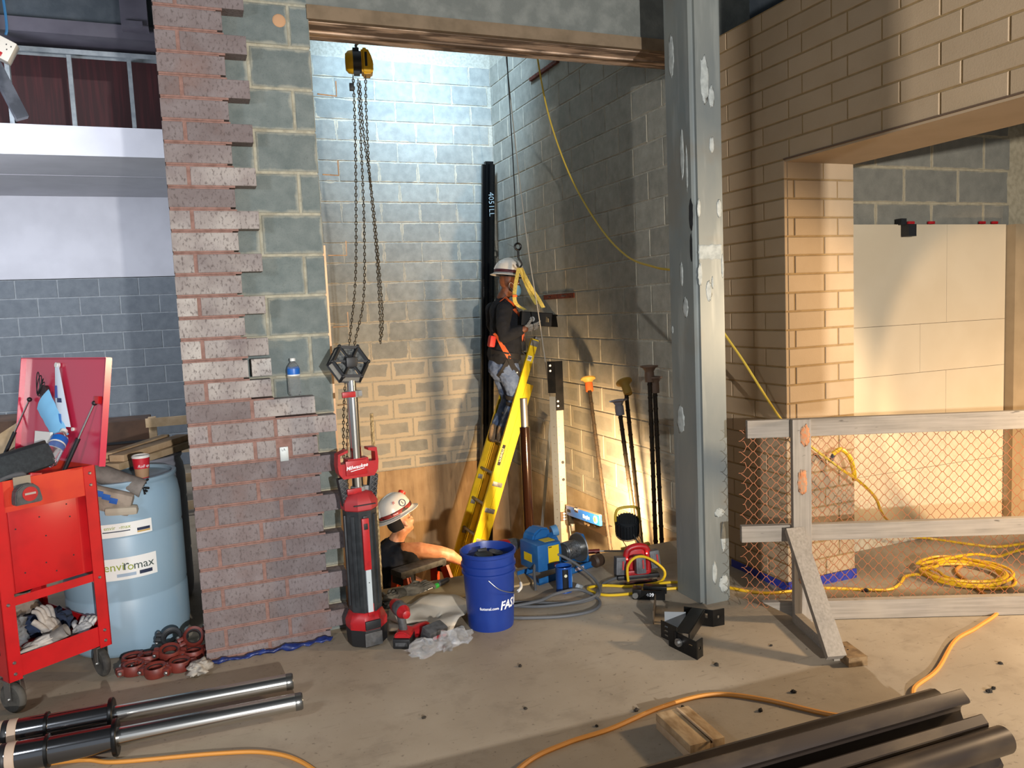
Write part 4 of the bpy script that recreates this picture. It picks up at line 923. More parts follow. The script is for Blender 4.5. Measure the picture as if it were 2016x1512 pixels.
obj('wire_cable', bm, mat('wire_rope', '9fa3a6', .35, .85, c2='5d6063', scale=120), dr, kind='stuff')
bm = bm_new(); lathe(bm, [(.0, 0), (.088, .0), (.092, .004), (.088, .008), (0, .008)], 40, (.395, 0, .115), (1, 0, 0)); obj('drum_flange', bm, STEEL, dr)
bm = bm_new(); prism(bm, [(-.10, .012), (.07, .012), (.05, .15), (.02, .20), (-.04, .20), (-.07, .13)], (.43, 0, 0), (0, -1, 0), (0, 0, 1), .02); obj('end_plate', bm, BLUEP, t)
bm = bm_new(); cyl(bm, (-.01, -.07, .012), (-.01, -.07, .035), .005, n=8); ob_ = obj('anchor_bolt', bm, STEEL, t)
bm = bm_new(); lohi(bm, (.27, -.1015, .012), (.345, -.1005, .032)); obj('base_label', bm, mat('base_label', 'b9a8ac', .5), t)
# winch pull cable
bm = bm_new(); tube(bm, spl([(2.19, .47, .17), (2.16, 1.2, .75), (2.13, 2.5, 1.9)], 6), .003, 6) if False else tube(bm, spl([(2.20, .47, .17), (2.45, 1.4, 1.05), (2.72, 2.35, 2.05), (2.75, 2.5, 3.85), (2.75, 2.5, 5.0)], 8), .003, 6); bm.free()
t = thing('red_drill', 'red and grey power tool lying between the bucket and the winch', 'power tool', (1.74, .48, .0), ca(14))
bm = bm_new(); lathe(bm, [(.03, -.07), (.05, -.06), (.052, .02), (.045, .05)], 18, (0, 0, .17), (1, 0, .03)); obj('tool_body', bm, REDP, t)
bm = bm_new(); lathe(bm, [(.044, .05), (.042, .10), (.03, .13), (.012, .14)], 18, (0, 0, .17), (1, 0, .03)); obj('tool_nose', bm, GREYTOOL, t)
bm = bm_new(); bar(bm, (-.02, 0, .13), (-.05, 0, .03), .04, .05, bev=.01); lohi(bm, (-.10, -.04, .0), (.02, .04, .05), .008); obj('tool_handle', bm, GREYTOOL, t)
# can
t = thing('paint_can', 'open blue and black spray-paint style tin standing before the winch', 'can', (1.955, .035, 0))
bm = bm_new(); lathe(bm, [(.0, .004), (.047, .0), (.049, .004), (.048, .008), (.048, .145), (.050, .149), (.049, .152), (.045, .150), (.045, .012), (0, .010)], 36, cap=False); cb = obj('can_body', bm, mat('can_blue', '1f4f9c', .3), t)
for a0, a1, m in ((-125, -82, mat('can_black', '15161b', .35)), (-60, -20, mat('can_blue2', '2f7ad0', .3))): wrap_label(cb, ca(a0), ca(a1), .012, .142, .0486, m, 'can_panel')
bm = bm_new(); cyl(bm, (math.cos(ca(-102))*.048, math.sin(ca(-102))*.048, .105), (math.cos(ca(-102))*.0496, math.sin(ca(-102))*.0496, .105), .009, n=16); obj('can_emblem', bm, mat('can_cream', 'd8d2b4', .5), cb)
bm = bm_new(); cyl(bm, (math.cos(ca(-28))*.048, math.sin(ca(-28))*.048, .07), (math.cos(ca(-28))*.0498, math.sin(ca(-28))*.0498, .07), .02, n=20); obj('can_emblem', bm, mat('can_pale', '9fb4c4', .5), cb)
bm = bm_new(); lathe(bm, [(.0453, .08), (.0453, .15), (.0497, .152)], 36, cap=False); obj('can_rim', bm, CHROME, t)
# grey power cable coiled on the floor
CAB = mat('grey_cable', '5b5d60', .6)
loops = [[(1.80, .10, .012), (1.86, .24, .11), (1.95, .26, .17), (2.06, .18, .13), (2.14, .02, .05), (2.10, -.13, .014), (1.97, -.19, .010), (1.82, -.15, .012), (1.72, -.07, .010), (1.60, -.01, .010), (1.52, .05, .011)],
    [(1.56, -.03, .009), (1.70, -.13, .009), (1.88, -.21, .024), (2.04, -.18, .024), (2.13, -.06, .012), (2.22, .02, .010), (2.35, .07, .009), (2.5, .12, .009)],
    [(1.50, -.20, .010), (1.60, -.26, .010), (1.78, -.33, .010), (1.95, -.33, .010), (2.05, -.22, .010), (2.0, -.08, .036), (1.86, -.07, .036), (1.74, -.11, .030), (1.60, -.09, .020), (1.53, -.06, .011)]]
for i, l in enumerate(loops):
    tag(obj('power_cable', rope(l, .0085, 8, 8), CAB), ('grey cable loop standing up in front of the winch', 'grey cable running right towards the battery charger', 'grey cable lying flat, outermost towards the open floor')[i], 'cable', 'grey cables by the winch')
bm = bm_new(); box(bm, (2.035, .0, .022), (.06, .025, .03), Euler((.3, .4, .7)), .008); o = tag(obj('cable_plug', bm, mat('pale_plug', '9fa6aa', .5)), 'pale grey plug at the cable end right of the can', 'plug')

# ================================================================ battery charger
t = thing('battery_charger', 'red multi-bay battery charger with lit red lamps and grey batteries in it', 'charger', (2.43, .035, 0), ca(-14)); t.scale = (.90, .90, .86)
bm = bm_new(); lohi(bm, (-.13, -.04, .0), (.16, .06, .03), .008); obj('charger_base', bm, BLACKP, t)
bm = bm_new(); tube(bm, spl([(-.055, 0, .03), (-.06, 0, .13), (-.045, 0, .20), (0, 0, .222), (.05, 0, .222), (.085, 0, .20), (.095, 0, .13), (.09, 0, .03)], 6), .022, 10); lohi(bm, (-.06, -.035, .02), (.09, .03, .06), .008); lohi(bm, (-.05, .0, .03), (.085, .03, .20), .006); ch_ = obj('charger_body', bm, REDP, t)
GB = mat('battery_grey', '5a5c60', .55, c2='47494c', scale=30)
for x, y, z, r_ in ((-.105, -.01, .10, ca(4)), (.022, -.045, .11, 0), (.135, .0, .125, ca(-5))):
    bm = bm_new(); box(bm, (x, y, z), (.068, .075, .125), Euler((ca(-6), r_, 0)), .010)
    for k in (-1, 0, 1): box(bm, (x+.018*k, y-.038, z), (.008, .006, .09), Euler((ca(-6), r_, 0)), .002)
    b_ = obj('battery', bm, GB, t)
    bm = bm_new(); box(bm, (x+.012, y-.041, z+.01), (.012, .004, .06), Euler((ca(-6), r_, 0))); obj('red_stripe', bm, REDP, b_)
EM = N('charger_lamp'); EM.b.inputs['Emission Color'].default_value = (1, .03, .02, 1); EM.b.inputs['Emission Strength'].default_value = 12
for x, z in ((-.058, .145), (.078, .175)):
    bm = bm_new(); ell(bm, (x, -.026, z), (.006, .005, .006), 10, 8); obj('lamp', bm, EM.m, ch_)
YC = mat('yellow_cord', 'd9b21a', .5)
tag(obj('charger_cord', rope([(2.345, -.03, .01), (2.345, -.03, .10), (2.39, -.05, .155), (2.47, -.06, .14), (2.56, -.085, .06), (2.52, -.12, .012), (2.42, -.13, .010), (2.30, -.10, .010), (2.18, -.02, .010), (2.08, -.02, .009), (2.12, -.16, .009), (2.30, -.215, .010), (2.40, -.17, .012), (2.52, -.16, .012), (2.60, -.20, .010), (2.55, -.26, .009), (2.42, -.22, .009)], .008, 8, 8), YC), 'yellow cord looped over and in front of the battery charger', 'cord')
bm = bm_new(); bar(bm, (2.25, -.06, .010), (2.50, -.10, .012), .02, .012); tag(obj('flat_bar', bm, BLACKM), 'thin dark flat bar lying before the charger', 'bar')
# red screwdriver and brown lump behind the winch
bm = bm_new(); cyl(bm, (2.30, .50, .05), (2.42, .47, .045), .014, .016, 12); o = obj('pry_bar', bm, mat('dark_red_grip', '6b2018', .5)); tag(o, 'dark red handled pry bar on the floor right of the winch', 'bar')
bm = bm_new(); cyl(bm, (2.42, .47, .045), (2.62, .42, .030), .006, n=8); obj('shank', bm, STEEL, o)
bm = bm_new(); lathe(bm, [(.02, 0), (.04, .01), (.042, .06), (.03, .075)], 16, (2.36, .33, .042), (-.9, -.3, 0)); o = tag(obj('brown_fitting', bm, mat('brown_iron', '3b2b1e', .6)), 'round dark brown fitting between the winch and the charger', 'fitting')

# ================================================================ floodlight
t = thing('floodlight', 'dark ribbed floodlight with yellow handle facing the shaft wall', 'floodlight', (2.685, .50, 0), ca(-12))
fd = V((.14, .42, -.90)).normalized(); fc = V((-.03, .0, .165))
bm = bm_new(); lathe(bm, [(.03, -.07), (.066, -.066), (.073, -.04), (.074, .055), (.066, .06), (.0, .045)], 28, fc, fd)
x_, y_ = frame(fd)
for k in range(24):
    a = 2*PI*k/24; d = x_*math.cos(a)+y_*math.sin(a); bar(bm, fc+d*.073-fd*.06, fc+d*.075+fd*.045, .005, .014, up=d)
for k in range(9): bar(bm, fc+x_*(-.055+.0138*k)-fd*.068-y_*.045, fc+x_*(-.055+.0138*k)-fd*.068+y_*.045, .005, .014, up=fd)
obj('lamp_housing', bm, mat('dark_heatsink', '22262a', .5, .4), t)
bm = bm_new(); lathe(bm, [(.076, .05), (.080, .06), (.072, .068), (.066, .058)], 28, fc, fd, False); obj('front_ring', bm, mat('ring_tan', 'b59a72', .5), t)
HY2 = mat('handle_yellow', 'b79a2e', .5)
bm = bm_new(); tube(bm, spl([fc+V((-.078, 0, .02)), fc+V((-.082, -.01, .09)), fc+V((-.055, -.015, .135)), fc+V((.055, -.015, .135)), fc+V((.082, -.01, .09)), fc+V((.078, 0, .02))], 6), .009, 10); obj('handle', bm, HY2, t)
bm = bm_new(); box(bm, (.03, .02, .018), (.20, .035, .022), Euler((0, ca(-7), 0)), .005); ft = obj('foot_bar', bm, HY2, t)
bm = bm_new()
for s_ in (-1, 1): cyl(bm, (.02+s_*.06, 0, .03), fc+V((s_*.068, 0, -.03)), .003, n=6)
obj('wire_leg', bm, STEEL, ft)
bm = bm_new(); tube(bm, spl([fc-fd*.05, fc+V((.03, -.08, -.06)), V((.03, -.10, .05)), V((.02, -.17, .01))], 6), .005, 6); obj('lead', bm, BLACKP, t)
# ================================================================ ladders
LX = lambda z: 3.075-.369*(1.34-z)        # ladder line: leans on the shaft's right wall
t = thing('extension_ladder', 'tall yellow fibreglass extension ladder leaning against the shaft wall, worker on it', 'ladder', (LX(-1.5), 3.0, -1.5))
lo_ = V((LX(-1.5), 3.0, -1.5)); ld_ = V((.369, 0, 1)).normalized(); ln_ = V((ld_.z, 0, -ld_.x))
def lp(z, y, n=0.0): return V((LX(z), y, z))+ln_*n-lo_
def rail(bm, z0, z1, y, n, s_):
    a, b = lp(z0, y, n), lp(z1, y, n); up = ln_
    R = Matrix((ln_, V((0, 1, 0)), ld_)).transposed()
    L = (b-a).length; c = (a+b)/2
    box(bm, c, (.072, .005, L), R); box(bm, c+ln_*.034+V((0, s_*.014, 0)), (.005, .03, L), R); box(bm, c-ln_*.034+V((0, s_*.014, 0)), (.005, .03, L), R)
for y, s_ in ((2.80, 1), (3.21, -1)):
    bm = bm_new(); rail(bm, -1.5, .95, y+.012*s_, .040, s_); obj('base_rail', bm, YEL, t, smooth=False)
    bm = bm_new(); rail(bm, -.95, 1.345, y, -.040, s_); fr_ = obj('fly_rail', bm, YEL, t, smooth=False)
    R = Matrix((ln_, V((0, 1, 0)), ld_)).transposed()
    bm = bm_new(); box(bm, lp(1.31, y-.004*s_, -.04), (.076, .006, .055), R); box(bm, lp(1.36, y+.01*s_, -.02), (.06, .05, .03), R, .008); obj('rail_cap', bm, ALU, fr_)
    for z in (.02, -.22, -.5): bm = bm_new(); box(bm, lp(z, y+.004*s_, .0), (.10, .018, .045), R, .004); obj('guide_bracket', bm, ALU, fr_)
    if s_ > 0:
        bm = bm_new(); box(bm, lp(1.17, y-.0035, -.045), (.042, .002, .05), R); st = obj('size_sticker', bm, PAPER, fr_)
        text('lettering', "28'", .032, INK, st, lp(1.17, y-.005, -.045), ln_, ld_, .001)
        bm = bm_new(); box(bm, lp(.28, y-.0035, -.045), (.030, .002, .20), R, .001); bd = obj('name_plate', bm, INK, fr_)
        text('lettering', 'LOUISVILLE', .026, mat('plate_cream', 'd8c9a8', .6), bd, lp(.28, y-.0052, -.045), ld_, -ln_, .0006)
for k in range(9):
    z = .355-.285*k; bm = bm_new(); cyl(bm, lp(z, 2.815, .04), lp(z, 3.195, .04), .016, n=14); obj('rung', bm, ALU, t)
    if z > -.8 : bm = bm_new(); cyl(bm, lp(z+.03, 2.803, -.04), lp(z+.03, 3.207, -.04), .015, n=14); obj('rung', bm, ALU, t)
for k in range(3): bm = bm_new(); z = .67+.285*k-.03; cyl(bm, lp(z, 2.803, -.04), lp(z, 3.207, -.04), .015, n=14); obj('rung', bm, ALU, t)
t = thing('step_ladder', 'orange step ladder in the pit with grey top under the lower worker\'s arm', 'ladder', (1.56, 1.50, -1.5), ca(22))
for s_ in (-1, 1):
    for y0, y1, nm in ((.20, .34, 'front_rail'), (.08, -.45, 'rear_rail')):
        bm = bm_new(); bar(bm, (s_*.275, y1, 0), (s_*.185, y0, 1.22), .025, .07, up=(0, 1, 0)); bar(bm, (s_*.262, y1, 0), (s_*.172, y0, 1.22), .006, .085, up=(0, 1, 0)); rl = obj(nm, bm, ORF, t, smooth=False)
    bm = bm_new(); box(bm, (s_*.19, .155, 1.205), (.035, .13, .075), None, .006); cpb = obj('hinge_bracket', bm, BLACKP, t)
bm = bm_new(); lohi(bm, (-.215, .09, 1.225), (.215, .225, 1.272), .012); obj('top_cap', bm, mat('cap_grey', '4c4d4d', .6, c2='2f3031', scale=30), t)
for z in (.25, .55, .85): bm = bm_new(); lohi(bm, (-.25+.03*z, .215+.03*(1-z), z), (.25-.03*z, .33+.02*(1-z), z+.025)); obj('step', bm, ALU, t)

# ================================================================ rails and poles in the shaft
t = thing('guide_rail', 'tall glossy black guide rail standing in the corner of the shaft with chalk marks', 'rail', (2.80, 3.9, -1.5))
def tilt_prof(bm, poly, p, q):
    p = V(p); q = V(q); a = [bm.verts.new(p+V((x, y, 0))) for x, y in poly]; b = [bm.verts.new(q+V((x, y, 0))) for x, y in poly]
    for i in range(len(poly)): j = (i+1) % len(poly); bm.faces.new((a[i], a[j], b[j], b[i]))
    bm.faces.new(list(reversed(a))); bm.faces.new(b)
GLB = mat('gloss_black', '0a0b0c', .16, .2)
bm = bm_new(); tilt_prof(bm, [(-.07, .03), (-.07, -.012), (-.048, -.014), (-.046, -.045), (-.03, -.058), (-.012, -.05), (-.006, -.065), (.018, -.065), (.03, -.05), (.046, -.045), (.05, -.014), (.07, -.012), (.07, .03)], (0, 0, 0), (.262, 0, 4.68)); g_ = obj('rail_body', bm, GLB, t, smooth=False)
bm = bm_new(); tilt_prof(bm, [(-.046, .02), (-.046, -.03), (.044, -.03), (.044, .02)], (.262, 0, 4.68), (.264, 0, 4.71)); obj('rail_tip', bm, GLB, t, smooth=False)
text('chalk_mark', '4051LL', .085, mat('chalk', '9fb0b4', .9), t, (.247, -.068, 4.26), (0, 0, -1), (1, 0, .056), -.001)
t = thing('jack_pole', 'dark glossy jack cylinder with steel rod standing behind the yellow ladder', 'cylinder', (2.56, 2.0, -1.5))
bm = bm_new(); cyl(bm, (0, 0, 0), (0, 0, 2.17), .043, n=28); cyl(bm, (0, 0, 0), (0, 0, .02), .09, n=28); obj('cylinder_body', bm, mat('brown_gloss', '20110b', .16, .5), t)
bm = bm_new(); cyl(bm, (0, 0, 2.16), (0, 0, 2.41), .031, n=28); obj('rod', bm, STEEL, t)
t = thing('bracket_post', 'tall perforated steel post with black angle on top standing before the right wall', 'post', (2.87, 2.0, -1.5))
PW = mat('perforated_steel', 'b3a188', .45, .5); PG = mat('galv_grey', '62676a', .45, .5)
bm = bm_new(); M1 = Matrix.Translation((-.01, 0, 0)) @ Matrix.Rotation(0, 4, 'Z')
holes = [(.014, .019, .12+.072*k, .125+.072*k) for k in range(31)]
cutplate(bm, .062, 2.40, .003, holes, M1); obj('post_front', bm, PW, t, smooth=False)
bm = bm_new(); M2 = Matrix.Translation((-.052, .045, 0)) @ Matrix.Rotation(math.atan2(-.045, .042), 4, 'Z')
cutplate(bm, .0615, 2.40, .003, [(.028, .034, .12+.072*k, .127+.072*k) for k in range(31)], M2); obj('post_side', bm, PG, t, smooth=False)
for z in (1.68, 1.83): bm = bm_new(); cyl(bm, (.028, -.001, z), (.028, -.006, z), .013, n=14); obj('plug', bm, INK, t)
bm = bm_new(); lohi(bm, (-.014, -.008, 2.28), (.058, -.003, 2.70)); M3 = Matrix.Translation((-.062, .045, 2.43)) @ Matrix.Rotation(math.atan2(-.05, .048), 4, 'Z'); cutplate(bm, .069, .27, .004, [], M3); tb = obj('top_angle', bm, BLACKM, t, smooth=False)
for x, z in ((.0, 2.32), (.0, 2.36), (-.045, 2.62), (-.045, 2.665)):
    bm = bm_new(); y_ = -.008 if x == 0 else .026; cyl(bm, (x, y_, z), (x, y_-.008, z), .009, n=10); obj('bolt', bm, WHITEP, tb)
bm = bm_new(); lohi(bm, (-.014, -.007, 1.32), (.054, -.003, 1.40)); cb = obj('lower_clip', bm, mat('dark_clip', '4c3a2a', .5), t)
for z in (1.335, 1.36, 1.385): bm = bm_new(); cyl(bm, (.018, -.007, z), (.018, -.013, z), .009, n=10); obj('bolt', bm, WHITEP, cb)
t = thing('rail_bracket', 'dark slotted steel bracket bolted to the post, a blue level lying on it', 'bracket', (2.93, 1.96, -.165))
bm = bm_new(); M_ = xf((0, 0, 0), math.atan2(-.56, .02)); cutplate(bm, .60, .075, .006, [(.16, .20, .030, .045), (.40, .44, .030, .045)], M_); box(bm, M_ @ V((.3, .03, .072)), (.60, .06, .005), M_.to_3x3()); bb = obj('channel', bm, mat('brown_black', '3a2d22', .45, .4), t, smooth=False)
bm = bm_new(); box(bm, (-.012, -.02, .03), (.05, .07, .14), None, .008); obj('end_block', bm, BLACKM, t)
bm = bm_new(); box(bm, (-.03, -.10, -.04), (.03, .03, .06), None, .004); obj('bolt_nut', bm, STEEL, t)
for u in (.28, .33): bm = bm_new(); cyl(bm, M_ @ V((u, -.002, .036)), M_ @ V((u, -.012, .036)), .016, n=14); obj('washer', bm, mat('washer', 'b29b7c', .4, .6), t)
t = thing('spirit_level', 'blue box level resting on the dark bracket at the right shaft wall', 'level', (2.905, 1.655, -.052)); 
lx = V((0, -.97, .075)).normalized(); lz = V((0, .075, .97)).normalized(); R = Matrix((lx, V((1, 0, 0)), lz)).transposed()
bm = bm_new(); box(bm, (0, 0, 0), (.60, .024, .085), R, .003); lb_ = obj('level_body', bm, mat('level_blue', '2a6fd0', .35), t)
bm = bm_new(); box(bm, lz*.043, (.59, .026, .004), R); obj('level_edge', bm, mat('level_edge', 'b9a890', .4, .5), lb_)
nx = V((-1, 0, 0))
bm = bm_new(); cyl(bm, lx*.235+nx*.012, lx*.235+nx*.016, .031, n=24); w1 = obj('vial_ring', bm, WINK, lb_)
bm = bm_new(); cyl(bm, lx*.235+nx*.015, lx*.235+nx*.018, .020, n=24); obj('vial', bm, mat('vial', 'c59a6a', .2), w1)
bm = bm_new(); box(bm, -lx*.245+nx*.0135, (.065, .003, .024), R, .001); obj('end_vial', bm, INK, lb_)
bm = bm_new(); box(bm, -lx*.10+lz*.028+nx*.010, (.06, .012, .045), R, .006); v_ = obj('centre_window', bm, mat('window_dark', '3a2f33', .4), lb_)
bm = bm_new(); cyl(bm, -lx*.12+lz*.034+nx*.016, -lx*.08+lz*.034+nx*.016, .008, n=12); obj('vial', bm, WHITEP, v_)
text('lettering', 'Empire', .042, WINK, lb_, lx*.075+nx*.0135-lz*.006, lx, lz, .0012)
t = thing('flat_stick', 'thin pale metal stick leaning on the wall behind the jack cylinder', 'stick', (0, 0, 0))
bm = bm_new(); bar(bm, (2.60, 2.2, -1.5), (3.12, 2.7, .58), .03, .004, up=(0, 1, 0)); obj('stick_body', bm, PG, t)
# reinforcing bars with safety caps
BAR_ = mat('rebar', '2c241b', .7, .3, c2='40321f', scale=60)
def rebar(name, label, top, bot, capm, capr=.062, tip=0.0, square=False):
    t = thing(name, label, 'bar', bot, 0, 'capped bars leaning in the shaft corner'); b0 = V(bot); a = V(top)-b0; d = a.normalized()
    bm = bm_new(); cyl(bm, (0, 0, 0), a, .0155, n=10)
    n_ = int(a.length/.09)
    for k in range(n_): p = a*(k/n_); cyl(bm, p-d*.006, p+d*.006, .0180, n=10)
    obj('bar_body', bm, BAR_, t)
    x, y = frame(d); cd = (d+x*tip).normalized(); nb = 4 if square else 24
    bm = bm_new(); lathe(bm, [(.020, -.07), (.030, -.065), (.031, 0), (.045, .022), (capr, .030), (capr, .040), (.0, .046)], nb if square else 24, a, cd); c = obj('safety_cap', bm, capm, t)
    bm = bm_new(); lathe(bm, [(.0315, -.075), (.033, -.04), (.032, -.005)], 20, a, cd, False); obj('cap_sleeve', bm, mat('orange_cap', 'd0622a', .6) if 'orange' in label else capm, c)
CPY = mat('cap_yellow', 'b08a3a', .6); CPG = mat('cap_grey_violet', '98949a', .6); CPB = mat('cap_brown', '7d6552', .6)
from_ = lambda a, b, z: V(a).lerp(V(b), (V(a).z-z)/(V(a).z-V(b).z))
rebar('capped_bar', 'bar with yellow and orange mushroom cap, leftmost of the capped bars', (3.06, 1.78, 1.02), from_((3.06, 1.78, 1.02), (2.94, 1.27, -.27), -1.5), CPY)
rebar('capped_bar', 'bar with tilted yellow cap beside the grey capped one', (3.04, 1.14, 1.04), from_((3.04, 1.14, 1.04), (3.02, .94, -.11), -1.5), CPY, .062, -.5)
rebar('capped_bar', 'bar with square grey plastic cap, lowest of the capped bars', (2.90, 1.0, .92), from_((2.90, 1.0, .92), (2.94, .86, -.10), -1.5), CPG, .075, 0, True)
rebar('capped_bar', 'bar with brown cap, tallest, nearest the steel column', (2.98, .70, 1.18), from_((2.98, .70, 1.18), (2.97, .66, -.10), -1.5), CPB)
rebar('capped_bar', 'bar with brown cap half hidden behind the tallest one', (3.02, .70, 1.10), from_((3.02, .70, 1.10), (3.02, .66, -.10), -1.5), CPB, .058)
# anchors on the right wall and hanging lines
RUST = mat('rusty_iron', '6b2f1a', .8, .2, c2='3b1a10', scale=40)
bm = bm_new(); bar(bm, (3.172, 2.95, 3.79), (3.172, 2.35, 3.785), .03, .045, up=(1, 0, 0)); o = tag(obj('wall_anchor', bm, RUST), 'rusty slotted bar set high in the right shaft wall under the header', 'anchor')
t = thing('wall_anchor', 'rusty slotted bar set in the right shaft wall behind the hanging bracket', 'anchor', (3.168, 2.86, 1.752))
bm = bm_new(); Mw = xf((0, 0, -.022), -PI/2); cutplate(bm, .64, .044, .012, [(.09, .16, .018, .027), (.36, .50, .018, .027)], Mw); obj('anchor_bar', bm, RUST, t, smooth=False)
tag(obj('wire_rope', rope([(2.545, 2.0, 4.2), (2.545, 2.0, 3.66), (2.62, 2.15, 2.95), (2.77, 2.5, 2.50), (2.876, 2.748, 2.262)], .0045, 8, 6), mat('dark_wire', '33373a', .5, .6)), 'dark wire rope hanging down the shaft to the hook', 'cable')
tag(obj('white_line', rope([(2.62, 2.3, 4.4), (2.70, 2.3, 3.2), (2.82, 2.38, 2.2), (2.90, 2.36, 1.50), (2.98, 2.28, .4), (3.03, 2.15, -.5), (3.03, 2.1, -1.49)], .0045, 10, 6), mat('pale_line', 'a39e92', .7)), 'thin pale line running down past the worker to the pit', 'line')
tag(obj('yellow_cord', rope([(2.78, 2.0, 4.1), (2.79, 1.95, 3.66), (2.90, 2.0, 3.2), (3.05, 1.95, 2.72), (2.99, 1.37, 2.25), (2.86, .75, 1.98), (2.74, .2, 1.87), (2.75, -.16, 1.79), (2.86, -.27, 1.50), (2.935, -.38, 1.30), (3.01, -.59, .99), (3.14, -.63, .855), (3.33, -.70, .69)], .007, 10, 6), mat('rope_yellow', 'c9a93a', .7)), 'thin yellow cord from the header round the column to the fence side', 'cord')
# hook, sling and the bracket the worker holds
t = thing('lifting_hook', 'small steel hook and shackle hanging just above the upper worker\'s hat', 'hook', (2.88, 2.75, 2.12))
bm = bm_new(); tube(bm, [V((.030*math.cos(q), 0, .105+.030*math.sin(q))) for q in [2*PI*i/16 for i in range(16)]], .010, 8, True); obj('ring', bm, BLACKM, t)
bm = bm_new(); cyl(bm, (0, 0, .08), (0, 0, .0), .010, n=10); tube(bm, spl([(0, 0, .0), (.02, 0, -.03), (.03, 0, -.06), (.01, 0, -.085), (-.015, 0, -.07), (-.02, 0, -.05)], 5), .008, 8); obj('hook_body', bm, BLACKM, t)
bm = bm_new(); cyl(bm, (-.035, 0, .10), (-.06, .12, .145), .003, n=6); obj('tail', bm, STEEL, t)
t = thing('web_sling', 'pale yellow web sling running from the hook to the black bracket', 'sling', (2.88, 2.75, 1.99))
def ribbon(bm, pts, w, side, th=.003):
    P = spl(pts, 6); s_ = V(side).normalized()*w/2
    g = [[bm.verts.new(p-s_), bm.verts.new(p+s_)] for p in P]
    fs = [bm.faces.new((g[i][0], g[i][1], g[i+1][1], g[i+1][0])) for i in range(len(P)-1)]
    bm.normal_update(); bmesh.ops.solidify(bm, geom=fs, thickness=th)
SL = mat('sling_yellow', 'c5b258', .85, c2='a8964a', scale=60)
for i, pts in enumerate(([(0, 0, .04), (-.045, -.01, -.12), (-.062, -.015, -.24), (-.03, 0, -.30), (.045, .0, -.345)], [(.02, 0, .04), (.10, 0, -.12), (.185, .0, -.25), (.232, 0, -.335)], [(.025, .03, .04), (.09, .04, -.12), (.15, .045, -.24), (.19, .05, -.30)])):
    bm = bm_new(); ribbon(bm, pts, .036, (1, -.3, .25) if i else (1, -.4, .1)); obj('strap', bm, SL, t)
bm = bm_new(); box(bm, (-.062, -.02, -.215), (.045, .02, .022), None, .004); obj('orange_tie', bm, mat('orange_tie', 'd06a2a', .7), t)
t = thing('steel_bracket', 'black steel bracket hanging in the yellow sling before the upper worker', 'bracket', (2.86, 2.70, 1.505)); t.rotation_euler = (0, ca(6), ca(-6))
bm = bm_new(); cutplate(bm, .30, .125, .008, [(.235, .27, .04, .09)], Matrix.Identity(4)); lohi(bm, (0, .0, .12), (.30, .08, .128)); lohi(bm, (.0, .008, 0), (.008, .08, .12)); bk_ = obj('bracket_plate', bm, BLACKM, t, smooth=False)
bm = bm_new(); prism(bm, [(0, 0), (.085, .0), (.085, .115), (.0, .115)], (.30, .0, .0), (.45, -.85, .0), (0, 0, 1), .008); obj('end_plate', bm, BLACKM, t)
bm = bm_new(); cyl(bm, (.10, -.001, .06), (.10, -.014, .06), .024, n=20); cyl(bm, (.10, -.014, .06), (.10, -.022, .06), .014, n=6); obj('bolt', bm, STEEL, t)

# ================================================================ people
def chainparts(bm, nodes, seg=12):
    for (p, r), (q, s_) in zip(nodes, nodes[1:]):
        if (V(p)-V(q)).length > 1e-4: cyl(bm, p, q, r, s_, seg)
    for p, r in nodes: ell(bm, p, (r, r, r), seg, 8)
def fuse(name, bm, m, parent, voxel, smooth=6, wrinkle=0.0, freq=14, label=None):
    me = bpy.data.meshes.new('f'); bm.to_mesh(me); bm.free()
    o = bpy.data.objects.new('f', me); COL.objects.link(o)
    r = o.modifiers.new('r', 'REMESH'); r.mode = 'VOXEL'; r.voxel_size = voxel
    s_ = o.modifiers.new('s', 'SMOOTH'); s_.iterations = smooth; s_.factor = .5
    dg = bpy.context.evaluated_depsgraph_get(); dg.update()
    me2 = bpy.data.meshes.new_from_object(o.evaluated_get(dg)); bpy.data.objects.remove(o); bpy.data.meshes.remove(me)
    if wrinkle:
        nn = [v.normal.copy() for v in me2.vertices]
        for v, n_ in zip(me2.vertices, nn):
            v.co += n_*wrinkle*(mnoise.noise(V((v.co.x*freq, v.co.y*freq, v.co.z*freq*1.7)))+.5*mnoise.noise(v.co*freq*2.3))
    me2.polygons.foreach_set('use_smooth', [True]*len(me2.polygons)); me2.name = name
    me2.materials.clear()
    o = link(name, me2, m, parent)
    if label: o['label'] = label
    return o
def basis(fwd, up):
    f_ = V(fwd).normalized(); u_ = (V(up)-f_*V(up).dot(f_)).normalized(); return f_, u_, u_.cross(f_)   # forward, up, left
